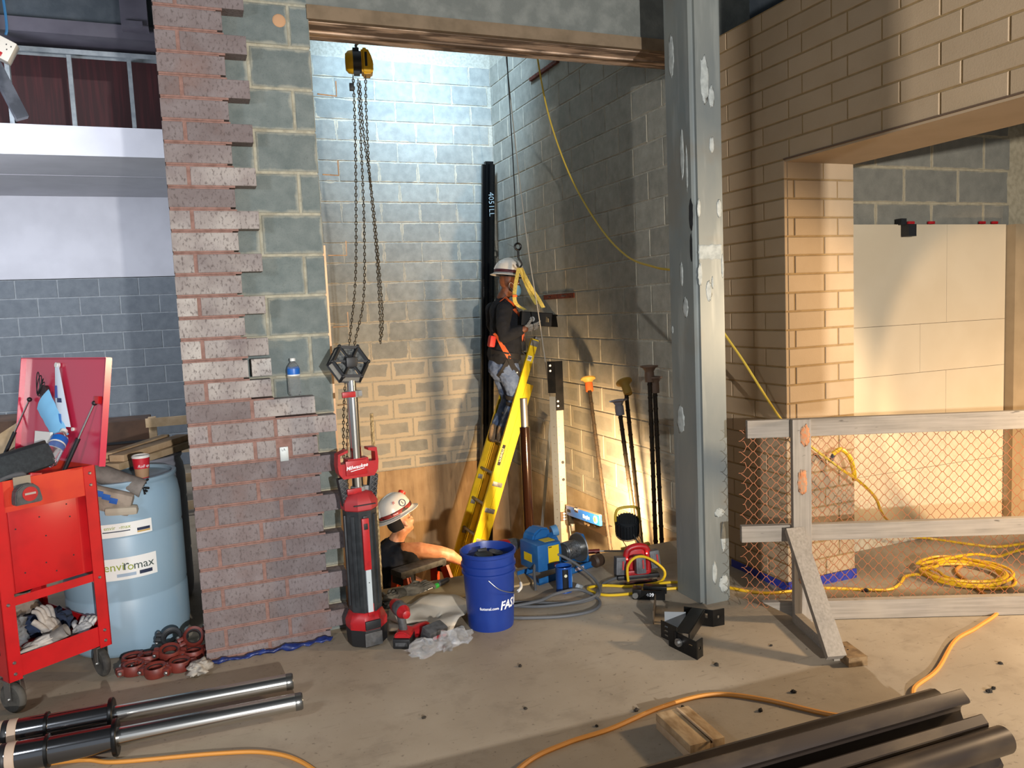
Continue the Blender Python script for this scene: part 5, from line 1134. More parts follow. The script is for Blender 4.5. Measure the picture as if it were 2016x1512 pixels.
def head(bm, c, fwd, up, neck):
    F, U, L = basis(fwd, up); c = V(c); R = Matrix((F, L, U)).transposed()
    ell(bm, c+U*.025, (.098, .078, .095), 20, 14, R); ell(bm, c+F*.018-U*.045, (.076, .064, .078), 18, 12, R); ell(bm, c+F*.062-U*.098, (.026, .03, .022), 10, 8, R)
    ell(bm, c+F*.104-U*.022, (.017, .013, .024), 10, 8, R); ell(bm, c+F*.098-U*.004, (.010, .010, .026), 10, 8, R); ell(bm, c+F*.112-U*.036, (.013, .016, .010), 10, 8, R)
    for s_ in (-1, 1):
        ell(bm, c+L*s_*.078-F*.005-U*.018, (.020, .010, .034), 10, 8, R); ell(bm, c+L*s_*.080-F*.002-U*.04, (.010, .010, .012), 8, 6, R)
        ell(bm, c+F*.084+L*s_*.032+U*.012, (.014, .022, .010), 10, 6, R); ell(bm, c+F*.07+L*s_*.042-U*.04, (.024, .02, .024), 10, 6, R)
    ell(bm, c+F*.094-U*.063, (.012, .026, .007), 10, 6, R); ell(bm, c+F*.092-U*.074, (.012, .022, .007), 10, 6, R)
    chainparts(bm, [(c-F*.02-U*.07, .054), (V(neck), .060)])
    return F, U, L, R, c
def facebits(parent, F, U, L, R, c, eyes=True):
    for s_ in (-1, 1):
        bm = bm_new(); ell(bm, c+F*.082+L*s_*.032+U*.001, (.011, .012, .009), 12, 8, R); e = obj('eye', bm, mat('eye_white', 'c9c2b8', .3), parent)
        bm = bm_new(); ell(bm, c+F*.0915+L*s_*.032+U*.001, (.003, .006, .006), 10, 6, R); obj('iris', bm, mat('iris', '2a1a12', .3), e)
        bm = bm_new(); tube(bm, [c+F*.090+L*s_*.016+U*.020, c+F*.093+L*s_*.032+U*.025, c+F*.084+L*s_*.050+U*.019], .0035, 6); obj('eyebrow', bm, mat('brow', '241810', .9), parent)
def hardhat(parent, F, U, L, c, band, shell, k=1.0):
    R = Matrix((F, L, U)).transposed(); t_ = bm_new(); n_ = 36
    prof = [(0, .150), (.03, .149), (.065, .140), (.098, .118), (.118, .085), (.128, .045), (.132, .012), (.134, .0)]
    rs = []
    for r_, z in prof:
        rs.append([t_.verts.new(c+R @ V(((math.cos(2*PI*i/n_)*max(r_, .001)*1.10), math.sin(2*PI*i/n_)*max(r_, .001)*.93, z+.028))) for i in range(n_)])
    def brim(dr, z): return [t_.verts.new(c+R @ V((math.cos(a)*(.134*1.10+dr*(1.0+.5*max(0, math.cos(a)))), math.sin(a)*(.134*.93+dr), z+.028-.012*max(0, math.cos(a))-.006*max(0, -math.cos(a))))) for a in [2*PI*i/n_ for i in range(n_)]]
    rs += [brim(.016, -.006), brim(.034, -.014), brim(.034, -.018), brim(.002, -.006)]
    skin(t_, rs, False); h = obj('hard_hat', t_, shell, parent, ang=60)
    b_ = bm_new(); rs = [[b_.verts.new(c+R @ V((math.cos(2*PI*i/n_)*r_*1.10, math.sin(2*PI*i/n_)*r_*.93, z+.028))) for i in range(n_)] for r_, z in ((.1345, .004), (.1355, .014), (.1335, .032), (.131, .034))]
    skin(b_, rs, False); obj('hat_band', b_, band, h, ang=60)
    i_ = bm_new(); ell(i_, c+U*.035-F*.002, (.112, .095, .055), 20, 12, R); obj('hat_liner', i_, mat('liner', '1d1b1c', .9), h)
    r3 = bm_new(); tube(r3, [c+R @ V((math.cos(a)*.137*1.10, math.sin(a)*.137*.93, .024-.012*max(0, math.cos(a)))) for a in [PI*.6+PI*.8*i/12 for i in range(13)]], .004, 6); obj('hat_strap', r3, BLACKP, h)
    for a in ():
        pass
    r_ = bm_new()
    tube(r_, [c+R @ V((math.cos(x)*.152, 0, math.sin(x)*.150+.030)) for x in [PI*.06+PI*.88*i/14 for i in range(15)]], .006, 6); obj('crown_ridge', r_, shell, h)
    return h, R
def hand(bm, wrist, d, palm_n, thumb_side, curl=.5, s=1.0):
    """five-fingered hand: d = pointing direction, palm_n = the way the palm faces, thumb_side = sideways direction of the thumb"""
    w_ = V(wrist); D = V(d).normalized(); Nn = (V(palm_n)-D*V(palm_n).dot(D)).normalized(); T = V(thumb_side); T = (T-D*T.dot(D)-Nn*T.dot(Nn)).normalized()
    R = Matrix((D, T, Nn)).transposed()
    ell(bm, w_+D*.05*s, (.052*s, .040*s, .017*s), 16, 10, R); ell(bm, w_+D*.028*s+T*.022*s+Nn*.006*s, (.03*s, .018*s, .016*s), 12, 8, R)
    for k, ln in enumerate((.072, .082, .076, .060)):
        b = w_+D*(.085-.004*abs(k-1.2))*s+T*(.030-.020*k)*s; a1 = curl; p = [b]
        dirs = [D*math.cos(a1*j)+Nn*math.sin(a1*j) for j in (.5, 1.3, 2.1)]
        for f_, dd in zip((.44, .32, .24), dirs): p.append(p[-1]+(dd+T*(.06-.045*k)*.6).normalized()*ln*f_*s)
        chainparts(bm, [(p[0], .0098*s), (p[1], .0092*s), (p[2], .0084*s), (p[3], .0072*s)], 10)
    b = w_+D*.022*s+T*.032*s; p1 = b+(D*.55+T*.75+Nn*.25).normalized()*.042*s; p2 = p1+(D*.85+T*.25+Nn*.35).normalized()*.032*s
    chainparts(bm, [(b, .0145*s), (p1, .0115*s), (p2, .0088*s)], 10)
SKIN1 = mat('skin_brown', '7a4a30', .55, c2='693d27', scale=30, Subsurface_Weight=.06)
SKIN2 = mat('skin_light', 'c48e6c', .5, c2='b57c5c', scale=26, Subsurface_Weight=.08)
SHIRT = mat('navy_shirt', '10141d', .95, c2='0b0e15', scale=30, bump=.25, bscale=300)
JEANS = mat('blue_jeans', '4a5c7c', .9, c2='5f7190', scale=22, bump=.3, bscale=400)
BOOT = mat('tan_boot', '87735a', .85, c2='6a5843', scale=30)
HATW = mat('hat_white', 'd9d5cc', .32)
GLOVE = mat('grey_work_glove', 'a49f96', .9, c2='7d7972', scale=60)
# --- the worker on the ladder
lab = 'person in white hard hat, mask and orange harness standing on the yellow ladder'
nk = (2.815, 3.03, 1.755)
bm = bm_new(); F, U, L, R, hc1 = head(bm, (2.885, 3.025, 1.905), (.985, -.10, -.10), (.10, 0, 1), nk)
chainparts(bm, [((2.82, 3.03, 1.30), .13), ((2.83, 3.03, 1.52), .145), ((2.81, 3.03, 1.66), .11), (nk, .06)])
chainparts(bm, [((2.79, 3.03, 1.12), .13), ((2.82, 3.03, 1.30), .13)])
armN = [((2.76, 2.85, 1.655), .062), ((2.715, 2.795, 1.52), .052), ((2.72, 2.78, 1.405), .046), ((2.80, 2.735, 1.44), .044), ((2.892, 2.682, 1.468), .031)]
armF = [((2.78, 3.21, 1.655), .062), ((2.79, 3.25, 1.50), .052), ((2.83, 3.24, 1.41), .046), ((2.93, 3.12, 1.44), .042), ((3.02, 2.98, 1.475), .031)]
legN = [((2.80, 2.945, 1.10), .098), ((2.845, 2.925, .96), .090), ((2.870, 2.915, .80), .066), ((2.82, 2.925, .68), .064), ((2.765, 2.945, .56), .052), ((2.73, 2.955, .455), .046)]
legF = [((2.80, 3.115, 1.10), .098), ((2.84, 3.13, .96), .088), ((2.88, 3.135, .78), .062), ((2.82, 3.125, .66), .058), ((2.74, 3.11, .55), .048), ((2.705, 3.10, .45), .044)]
for c in (armN, armF, legN, legF): chainparts(bm, c)
for a, x in (((2.73, 2.955, .425), .09), ((2.705, 3.10, .42), .09)): chainparts(bm, [(a, .04), (V(a)+V((x, 0, -.008)), .034)])
P1 = fuse('person', bm, SKIN1, None, .0065, 5); tag(P1, lab, 'person')
facebits(P1, F, U, L, R, hc1)
bm = bm_new()
chainparts(bm, [((2.80, 3.03, 1.215), .150), ((2.825, 3.03, 1.30), .150), ((2.835, 3.03, 1.50), .158), ((2.81, 3.03, 1.64), .128), ((2.812, 3.03, 1.715), .078)], 18)
for y in (2.955, 3.105): chainparts(bm, [((2.80, y, 1.225), .140), ((2.83, y, 1.33), .128), ((2.835, y, 1.52), .125), ((2.79, y, 1.64), .085)], 14)
for c in (armN, armF): chainparts(bm, [(p, r_+.015) for p, r_ in c[:4]]+[(V(c[3][0]).lerp(V(c[4][0]), .55), c[4][1]+.016)])
fuse('shirt', bm, SHIRT, P1, .011, 5, .006)
bm = bm_new()
chainparts(bm, [((2.785, 3.03, 1.10), .143), ((2.805, 3.03, 1.19), .138)], 16)
for c in (legN, legF): chainparts(bm, [(p, r_+.014) for p, r_ in c])
fuse('jeans', bm, JEANS, P1, .010, 4, .007, 22)
for nm, a in (('boot', (2.715, 2.955, .425)), ('boot', (2.69, 3.10, .42))):
    bm = bm_new(); a = V(a); chainparts(bm, [(a+V((.012, 0, .09)), .054), (a, .056), (a+V((.06, 0, -.012)), .048), (a+V((.12, 0, -.018)), .043)])
    for v in bm.verts: v.co.z = max(v.co.z, a.z-.048)
    b_ = fuse(nm, bm, BOOT, P1, .008, 3)
bm = bm_new(); hand(bm, (2.885, 2.684, 1.466), (.97, .02, .16), (0, .75, .65), (.1, -.6, .8), .22, 1.12); g1 = fuse('glove', bm, GLOVE, P1, .0055, 2)
bm = bm_new(); hand(bm, (3.015, 2.985, 1.475), (.5, -.85, .15), (.1, .1, 1), (.9, .3, 0), .4, 1.05); fuse('glove', bm, GLOVE, P1, .0055, 2)
ht, HR = hardhat(P1, *[V(x) for x in basis((.985, -.10, -.16), (.16, 0, 1))][:3], hc1+V((0, 0, .055)), mat('band_maroon', '4a1820', .6), HATW)
mb = bm_new()
g = []
for i in range(13):
    a = -1.15+2.3*i/12; rr = .094-.006*abs(a)
    g.append([mb.verts.new(hc1+F*(math.cos(a)*(rr+.022*math.sin(j/4*PI)*max(0, math.cos(a)))+.012)+L*math.sin(a)*.083-U*(.020+.024*j)) for j in range(5)])
fs = [mb.faces.new((g[i][j], g[i+1][j], g[i+1][j+1], g[i][j+1])) for i in range(12) for j in range(4)]
mb.normal_update(); bmesh.ops.solidify(mb, geom=fs, thickness=.002); fm_ = obj('face_mask', mb, mat('mask_pale', '8fc3d8', .8), P1)
for s_ in (-1, 1):
    mb = bm_new(); tube(mb, spl([hc1+F*.04+L*s_*.074-U*.035, hc1-F*.004+L*s_*.085+U*.0, hc1-F*.02+L*s_*.084-U*.04, hc1+F*.035+L*s_*.072-U*.095], 5), .0018, 5); obj('ear_loop', mb, PAPER, fm_)
from mathutils.bvhtree import BVHTree
def hug(srcs, axis, off=.004):
    ts = [BVHTree.FromPolygons([v.co.copy() for v in o.data.vertices], [tuple(p.vertices) for p in o.data.polygons]) for o in srcs]
    def f(pts, sub=6):
        out = []
        for p in spl(pts, sub):
            a = V((axis[0], axis[1], p.z-.02)) if len(axis) == 2 else V(axis); d = (p-a).normalized(); best = None
            for t_ in ts:
                h = t_.ray_cast(a+d*.7, -d)
                if h[0] is not None and (best is None or (h[0]-a).length > (best-a).length): best = h[0]
            out.append((best if best is not None else p)+d*off)
        return out
    return f
hug1 = hug([o for o in P1.children if o.name.startswith(('shirt', 'jeans'))], (2.82, 3.0))
hugL = hug([o for o in P1.children if o.name.startswith('jeans')], (2.83, 2.95))
def strap(pts, w, side, th, h=hug1):
    bm = bm_new(); P = h(pts); s_ = V(side).normalized()*w/2
    g = [[bm.verts.new(p-s_), bm.verts.new(p+s_)] for p in P]
    fs = [bm.faces.new((g[i][0], g[i][1], g[i+1][1], g[i+1][0])) for i in range(len(P)-1)]
    bm.normal_update(); bmesh.ops.solidify(bm, geom=fs, thickness=-th); bmesh.ops.solidify(bm, geom=[], thickness=0) if False else None
    return bm
ORA = mat('harness_orange', 'd2602f', .75); HBK = mat('harness_black', '17171a', .8)
hn = strap([(2.735, 2.93, 1.735), (2.80, 2.895, 1.775), (2.88, 2.91, 1.72), (2.94, 2.92, 1.64)], .040, (.1, -.8, .4), .006); h1 = obj('shoulder_strap', hn, ORA, P1)
hn = strap([(2.94, 2.92, 1.655), (2.985, 2.925, 1.55), (2.985, 2.915, 1.42), (2.955, 2.90, 1.26)], .045, (.2, -.9, 0), .007); h2 = obj('chest_strap', hn, HBK, P1)
hn = strap([(2.955, 2.905, 1.42), (2.965, 2.90, 1.36), (2.955, 2.895, 1.27)], .042, (1, -.3, 0), .008); obj('chest_web', hn, ORA, h2)
hn = strap([(2.90, 2.87, 1.66), (2.93, 2.88, 1.60), (2.95, 2.88, 1.54)], .04, (.5, -.8, .2), .008); obj('chest_web', hn, ORA, h2)
hn = strap([(2.665, 2.95, 1.44), (2.70, 2.878, 1.37), (2.755, 2.868, 1.27), (2.79, 2.862, 1.185)], .042, (.8, -.2, .4), .007); h3 = obj('side_strap', hn, ORA, P1)
hn = strap([(2.67, 3.0, 1.26), (2.78, 2.858, 1.22), (2.93, 2.878, 1.20), (2.985, 2.98, 1.22)], .05, (0, 0, 1), .007); bl = obj('belt', hn, HBK, P1)
hn = strap([(2.785, 2.862, 1.20), (2.82, 2.845, 1.10), (2.885, 2.838, 1.02), (2.945, 2.848, .955)], .052, (.8, 0, .5), .009); lg = obj('leg_strap', hn, HBK, P1)
for k, u in enumerate((.25, .5, .75)):
    p = spl([(2.785, 2.862, 1.20), (2.82, 2.845, 1.10), (2.885, 2.838, 1.02), (2.945, 2.848, .955)], 8)[int(u*24)]; mb = bm_new(); cyl(mb, p+V((0, -.004, 0)), p+V((0, -.011, 0)), .007, n=10); obj('grommet', mb, WHITEP, lg)
hn = strap([(2.785, 2.862, 1.18), (2.72, 2.868, 1.08), (2.685, 2.94, 1.02)], .045, (.6, -.1, -.6), .008); obj('leg_strap', hn, HBK, P1)
hn = bm_new(); box(hn, (2.655, 2.955, 1.36), (.06, .08, .11), Euler((0, .2, 0)), .02); obj('red_pack', hn, mat('harness_red', 'b3281e', .6), P1)
hn = bm_new(); box(hn, (2.95, 2.895, 1.30), (.045, .03, .09), None, .006); obj('tool_pouch', hn, mat('pouch_black', '1c1a19', .7), bl)
hn = bm_new(); tube(hn, spl([(2.93, 2.87, 1.245), (2.98, 2.86, 1.20), (3.01, 2.90, 1.24), (3.005, 2.92, 1.30)], 6), .005, 6); obj('lanyard_clip', hn, STEEL, bl)
for z, dz in ((.82, .03), (.76, .025)):
    hn = bm_new(); tube(hn, [V((c_.x+math.cos(q)*.088, c_.y+math.sin(q)*.088, c_.z+.012*math.sin(q))) for c_ in [V((2.855, 2.918, z))] for q in [2*PI*i/20 for i in range(20)]], .006, 6, True, ry=.022); 
    kp = obj('knee_strap', hn, HBK, P1)
hn = bm_new(); ell(hn, (2.915, 2.885, .785), (.048, .066, .085), 18, 12); kp2 = obj('knee_pad', hn, mat('knee_black', '1b1a1b', .6), P1)
for k in range(6):
    hn = bm_new(); ell(hn, (2.90+.018*(k % 2), 2.820+.003*(k % 2), .745+.028*(k//2)), (.009, .006, .011), 8, 6); obj('pad_stud', hn, GREYTOOL, kp2)
hn = bm_new(); ribbon(hn, [(2.86, 2.825, .735), (2.90, 2.818, .715), (2.94, 2.84, .71)], .022, (.1, 0, 1), .007); obj('pad_web', hn, ORA, kp2)

# --- the worker in the pit
nk2 = (1.395, 1.90, -.095); hd2 = (1.43, 1.90, .048)
bm = bm_new(); F, U, L, R, hc2 = head(bm, hd2, (.80, .42, .30), (-.42, .05, .90), nk2)
chainparts(bm, [((1.37, 1.93, -.62), .14), ((1.37, 1.93, -.38), .155), ((1.38, 1.91, -.22), .12), (nk2, .06)])
armR = [((1.435, 1.80, -.170), .072), ((1.54, 1.765, -.165), .064), ((1.695, 1.745, -.205), .056), ((1.78, 1.75, -.240), .050), ((1.872, 1.765, -.310), .031)]
armL = [((1.37, 2.08, -.20), .062), ((1.42, 2.16, -.38), .052), ((1.52, 2.18, -.50), .046), ((1.62, 2.08, -.55), .04), ((1.70, 1.98, -.58), .03)]
legR2 = [((1.38, 1.86, -.70), .10), ((1.40, 1.86, -1.0), .075), ((1.39, 1.87, -1.36), .05), ((1.39, 1.87, -1.44), .045), ((1.47, 1.87, -1.46), .036)]
legL2 = [((1.38, 2.02, -.70), .10), ((1.40, 2.04, -1.0), .075), ((1.37, 2.04, -1.36), .05), ((1.37, 2.04, -1.44), .045), ((1.45, 2.04, -1.46), .036)]
for c in (armR, armL, legR2, legL2): chainparts(bm, c)
chainparts(bm, [((1.37, 1.94, -.70), .13), ((1.37, 1.93, -.60), .135)])
hand(bm, (1.868, 1.765, -.316), (.42, -.10, -.90), (-.75, -.1, -.45), (-.2, -1, -.2), .42, 1.02)
hand(bm, (1.70, 1.98, -.58), (.8, -.5, -.2), (0, 0, -1), (.4, .9, 0), .6, 1.0)
P2 = fuse('person', bm, SKIN2, None, .0065, 5); tag(P2, 'person in white hard hat in the pit, bare arm resting on the step ladder', 'person')
facebits(P2, F, U, L, R, hc2)
bm = bm_new(); ell(bm, hc2+U*.006-F*.004, (.104, .083, .098), 22, 16, R); bmesh.ops.delete(bm, geom=[v for v in bm.verts if (v.co-hc2).dot(F) > -.022 or (v.co-hc2).dot(U) < -.055 or (v.co-hc2).dot(U) > .06], context='VERTS'); obj('hair', bm, mat('dark_hair', '1a1512', .95), P2, ang=180)
bm = bm_new()
chainparts(bm, [((1.37, 1.93, -.72), .150), ((1.37, 1.93, -.42), .168), ((1.375, 1.92, -.24), .148), ((1.385, 1.91, -.145), .085)], 18)
for y in (1.84, 2.02): chainparts(bm, [((1.37, y, -.70), .13), ((1.37, y, -.40), .138), ((1.385, y, -.23), .10)], 14)
chainparts(bm, [((1.42, 1.815, -.19), .088), ((1.475, 1.785, -.195), .080)]); chainparts(bm, [(p, r_+.018) for p, r_ in armL[:2]])
fuse('shirt', bm, SHIRT, P2, .011, 5, .006)
bm = bm_new()
for c in (legR2, legL2): chainparts(bm, [(p, r_+.014) for p, r_ in c[:4]])
chainparts(bm, [((1.37, 1.94, -.74), .145), ((1.37, 1.94, -.68), .145)]); fuse('jeans', bm, JEANS, P2, .014, 4, .006)
for a in ((1.39, 1.87, -1.445), (1.37, 2.04, -1.445)):
    bm = bm_new(); a = V(a); chainparts(bm, [(a+V((0, 0, .06)), .056), (a, .055), (a+V((.11, 0, -.012)), .043)])
    for v in bm.verts: v.co.z = max(v.co.z, -1.498)
    fuse('boot', bm, BOOT, P2, .010, 3)
F2, U2, L2 = [V(x) for x in basis((.80, .42, .26), (-.38, .05, .92))]
ht2, R2 = hardhat(P2, F2, U2, L2, hc2+U2*.050, mat('band_red', '8a2a22', .6, c2='241a1c', scale=14, lo=.48, hi=.52), HATW)
def onhat(az, z, d=.002):
    r_ = .130 if z < .05 else (.122 if z < .08 else .108)
    return hc2+U2*(.050+.028+z)+F2*math.cos(az)*(r_*1.10+d)+L2*math.sin(az)*(r_*.93+d)
bm = bm_new(); cc = onhat(-1.45, .066, .004); nn_ = (F2*math.cos(-1.45)+L2*math.sin(-1.45)+U2*.28).normalized(); xx = U2.cross(nn_).normalized(); yy = nn_.cross(xx)
tube(bm, [cc+xx*math.cos(q)*.030+yy*math.sin(q)*.026 for q in [2*PI*i/20 for i in range(20)]], .0028, 6, True); obj('emblem_ring', bm, mat('emblem_blue', '222a4a', .6), ht2)
text('lettering', 'S', .030, INK, ht2, cc+nn_*.001, xx, yy, .0002)
cc = onhat(-1.95, .098, .004); nn_ = (F2*math.cos(-1.95)+L2*math.sin(-1.95)+U2*.6).normalized(); xx = U2.cross(nn_).normalized(); yy = nn_.cross(xx)
text('lettering', 'JE', .024, mat('pink_ink', 'c05a5a', .7), ht2, cc+nn_*.004, xx, yy, .0006)
cc = onhat(-2.1, .018, .004); nn_ = (F2*math.cos(-2.1)+L2*math.sin(-2.1)).normalized(); xx = U2.cross(nn_).normalized()
bm = bm_new(); box(bm, cc+nn_*.001, (.052, .005, .020), Matrix((xx, nn_, U2)).transposed(), .002); pt = obj('band_patch', bm, mat('patch_red', 'b5423a', .6), ht2)
text('lettering', 'KASK', .013, WINK, pt, cc+nn_*.0042, xx, U2, .0004) if False else text('lettering', 'T-NUIS', .012, WINK, pt, cc+nn_*.0042, xx, U2, .0004)
bm = bm_new(); pl_ = hc2+U2*.165+F2*.10; cyl(bm, pl_, pl_+F2*.035+U2*.022, .026, .030, 20); hl = obj('headlamp', bm, mat('headlamp_red', 'c22a1e', .4), ht2)
bm = bm_new(); cyl(bm, pl_+F2*.034+U2*.021, pl_+F2*.039+U2*.024, .024, n=20); obj('lamp_lens', bm, mat('lamp_lens', '9a3a30', .2), hl)
bm = bm_new(); tube(bm, [hc2+F2*(.102*math.cos(a))+L2*(.090*math.sin(a))+U2*.004 for a in [-1.3+2.6*i/12 for i in range(13)]], .0022, 6)
gl = obj('glasses', bm, BLACKP, P2)

# ================================================================ guard fence
FA = V((2.82, -.885, 0)); FB = V((3.878, -1.365, 0)); fx = (FB-FA).normalized(); fy = V((fx.y, -fx.x, 0))  # fy points at the camera
if fy.y > 0: fy = -fy
t = thing('guard_fence', 'grey weathered timber guard fence with orange wire netting across the passage', 'fence', FA, math.atan2(fx.y, fx.x))
FW = N('weathered_timber'); FW.b.inputs['Roughness'].default_value = .85
_p = FW.pos((1, 1, 1), True); _g = FW.noise(FW.pos((2.2, 60, 60), True), 1.6, 5)
_b = FW.mix(FW.ramp(_g, .3, .72), lin('9c9184'), lin('7e7568')); _b = FW.mix(FW.math('MULTIPLY', FW.ramp(FW.noise(_p, 4, 4), .45, .7), .5), _b, lin('a79a88')); _b = FW.mix(FW.math('MULTIPLY', FW.ramp(FW.noise(FW.pos((9, 30, 30), True), 1.2, 2), .70, .76), .7), _b, lin('3d352c'))
FW.col(_b); FW.bump(_g, .2, .003); FWM = FW.m
def frail(nm, u0, u1, z0, z1, pointed=False, d0=.0, d1=.038):
    bm = bm_new()
    if pointed: prism(bm, [(u0, z1), (u0+.18, z0), (u1, z0), (u1, z1)], (0, -d1+.0, 0), (1, 0, 0), (0, 0, 1), d1) if False else prism(bm, [(u0, z1), (u0+.18, z0), (u1, z0), (u1, z1)], (0, 0, 0), (1, 0, 0), (0, 0, 1), d1)
    else: lohi(bm, (u0, -d1, z0), (u1, -d0, z1), .002)
    return obj(nm, bm, FWM, t, smooth=False)
frail('top_rail', -.225, 2.1, .953, 1.042); frail('middle_rail', -.262, 2.1, .418, .502); frail('bottom_rail', -.16, 2.1, .004, .10, True)
bm = bm_new(); lohi(bm, (-.015, -.080, .0), (.075, -.040, 1.045), .002); FW2 = FWM.copy(); FW2.name = 'weathered_upright'
for nd in FW2.node_tree.nodes:
    if nd.type == 'MAPPING' and abs(nd.inputs['Scale'].default_value[0]-2.2) < .01: nd.inputs['Scale'].default_value = (60, 60, 2.2)
po = obj('post', bm, FW2, t, smooth=False)
bm = bm_new(); lohi(bm, (1.75, -.080, .0), (1.84, -.040, 1.045), .002); obj('post', bm, FW2, t, smooth=False)
SPRAY = mat('orange_spray', 'bb7549', .9, c2='9c8468', scale=60)
for x, z, w, h in ((.045, .965, .045, .10), (.03, .73, .045, .12), (.028, .40, .055, .14), (.02, .29, .024, .16)):
    bm = crumple((x, -.0802, z), (w/2, .0022, h/2), .17, 22, int(z*10), 30, 18, False); obj('spray_mark', bm, SPRAY, po, ang=180)
bm = bm_new(); bar(bm, (-.012, -.075, .49), (.03, -.53, .03), .038, .085, up=(1, 0, 0)); obj('brace', bm, FW2, t, smooth=False)
bm = bm_new(); lohi(bm, (.0, -.60, .0), (.038, -.08, .085)) if False else bar(bm, (.005, -.08, .028), (.05, -.50, .028), .04, .055); obj('foot', bm, FWM, t, smooth=False)
bm = bm_new(); bar(bm, (.085, -.40, .022), (.115, -.56, .022), .09, .042); fb_ = obj('foot_block', bm, mat('foot_pine', '8a6f4c', .85, c2='5e482e', scale=18), t, smooth=False)
for x, y in ((.095, -.45), (.10, -.48)): bm = bm_new(); cyl(bm, (x, y, .043), (x, y, .0445), .004, n=8); obj('nail_head', bm, INK, fb_)
NET = mat('rust_orange_wire', '9a5a34', .6, .3)
bm = bm_new(); dx, dz = .057, .0274; rows_ = int(.95/dz)
for r_ in range(rows_+1):
    z = .07+r_*dz; pts = []
    n_ = int(2.3/(dx/2))
    for i in range(n_+1):
        up = (i+r_) % 2; x = -.245+.012*math.sin(r_*1.7)*(i == 0)+i*dx/2; zz = z+(dz*.47 if up else -dz*.47); yy = .008+.004*math.sin(x*9+z*7)
        pts += [V((x-.0045, yy, zz)), V((x+.0045, yy, zz))]
    tube(bm, pts, .0018, 3)
obj('wire_netting', bm, NET, t, kind='stuff')

# ================================================================ boards, clip and hardware in the passage
PANEL = mat('white_board', 'c0b196', .6, c2='baaa8e', scale=2)
PL = thing('wall_boards', 'tall white insulation boards covering the passage wall behind the fence', 'boards', (3.56, -.205, 0))
bx = [0, .25, .76, 1.135, 1.695]
for r_, (z0, z1) in enumerate(((0, .48), (.482, 1.12), (1.122, 1.438), (1.44, 2.08))):
    xs = (0, .90, 1.695) if r_ % 2 == 0 else (0, 1.137, 1.695)
    for a, b in zip(xs, xs[1:]):
        bm = bm_new(); lohi(bm, (a+.001, -.03, z0), (b-.001, 0, z1), .001); obj('board', bm, PANEL, PL, smooth=False)
bm = bm_new(); lohi(bm, (4.285, -.30, 2.0), (4.35, -.243, 2.075)); lohi(bm, (4.265, -.26, 2.075), (4.31, -.215, 2.115)); tag(obj('black_clip', bm, BLACKP), 'black clip hooked over the top edge of the white boards', 'clip')
for x, sh_ in ((4.37, 'nearest the black clip'), (4.55, 'second from the black clip'), (5.02, 'third from the black clip'), (5.14, 'farthest right')):
    bm = bm_new(); lohi(bm, (x, -.222, 2.084), (x+.055, -.208, 2.102), .003); tag(obj('red_shim', bm, REDP), 'small red shim on the white boards, '+sh_, 'shim', 'red shims on the boards')
bm = bm_new(); n_ = 6
BT = mat('blue_tape', '27348f', .55)
bm = bm_new(); lohi(bm, (3.052, -.585, .0), (3.058, -.08, .045)); tag(obj('masking_tape', bm, BT), 'blue masking tape along the foot of the brown brick wall, dark side', 'tape')
bm = bm_new(); lohi(bm, (3.052, -.592, .0), (3.55, -.586, .055)); tag(obj('masking_tape', bm, BT), 'blue masking tape along the foot of the lit brick jamb', 'tape')

# ================================================================ cords on the floor, right side
YC2 = mat('yellow_cord_lit', 'e0b020', .45)
coil = []
for k in range(6):
    for i in range(14):
        a = 2*PI*i/14+2.6; r_ = .205+.035*math.sin(k*2.4+1)+.008*math.sin(3*a+k); cx_, cy_ = .018*math.cos(k*1.9), .018*math.sin(k*2.7)
        coil.append((4.085+cx_+r_*math.cos(a), -.872+cy_+r_*math.sin(a), .010+.0065*k+.003*math.sin(2*a+k)))
tag(obj('cord_coil', rope([(2.78, -.36, .008), (2.84, -.47, .008), (2.92, -.56, .008), (3.06, -.60, .008), (3.20, -.62, .008), (3.38, -.74, .008), (3.52, -.835, .008), (3.66, -.80, .008), (3.78, -.73, .010)]+coil+[(4.3, -.74, .06), (4.5, -.76, .02), (4.7, -.72, .008), (5.1, -.70, .008)], .0085, 4, 6), YC2), 'yellow extension cord coiled on the floor behind the fence', 'cord')
tag(obj('extension_cable', rope([(3.33, -.70, .69), (3.44, -.72, .61), (3.60, -.68, .49), (3.78, -.55, .36), (3.97, -.42, .25), (4.25, -.33, .08), (4.5, -.28, .010), (4.62, -.50, .008), (4.75, -.62, .008), (5.2, -.66, .008)], .0085, 8, 6), YC2), 'yellow extension cord slanting down behind the fence to the passage floor', 'cord')
cn = thing('cord_connector', 'yellow cord end looped through its connector behind the fence post', 'connector', (3.40, -.66, .64))
bm = bm_new(); tube(bm, spl([(-.09, .0, .13), (-.05, -.02, .155), (.0, -.03, .11), (.03, -.03, .03), (.045, -.02, -.03)], 6), .013, 8); obj('connector_body', bm, YC2, cn)
bm = bm_new(); cyl(bm, (-.11, 0, .085), (-.085, 0, .125), .012, n=10); obj('plug_tip', bm, GREYTOOL, cn)
OC = mat('orange_cord', 'c98736', .55)
tag(obj('extension_cable', rope([(.78, -1.72, .009), (1.05, -1.50, .009), (1.25, -1.44, .009), (1.45, -1.424, .009), (1.72, -1.37, .009), (1.96, -1.376, .009), (2.12, -1.50, .009), (2.28, -1.72, .009), (2.42, -1.80, .009), (2.62, -1.78, .009), (2.74, -1.70, .009), (2.95, -1.63, .009), (3.27, -1.46, .009), (3.50, -1.40, .009), (3.80, -1.29, .009), (3.95, -1.05, .009), (4.10, -.80, .009), (4.35, -.72, .009)], .0095, 8, 6), OC), 'orange extension cord winding over the open floor past the rails to the fence', 'cord')
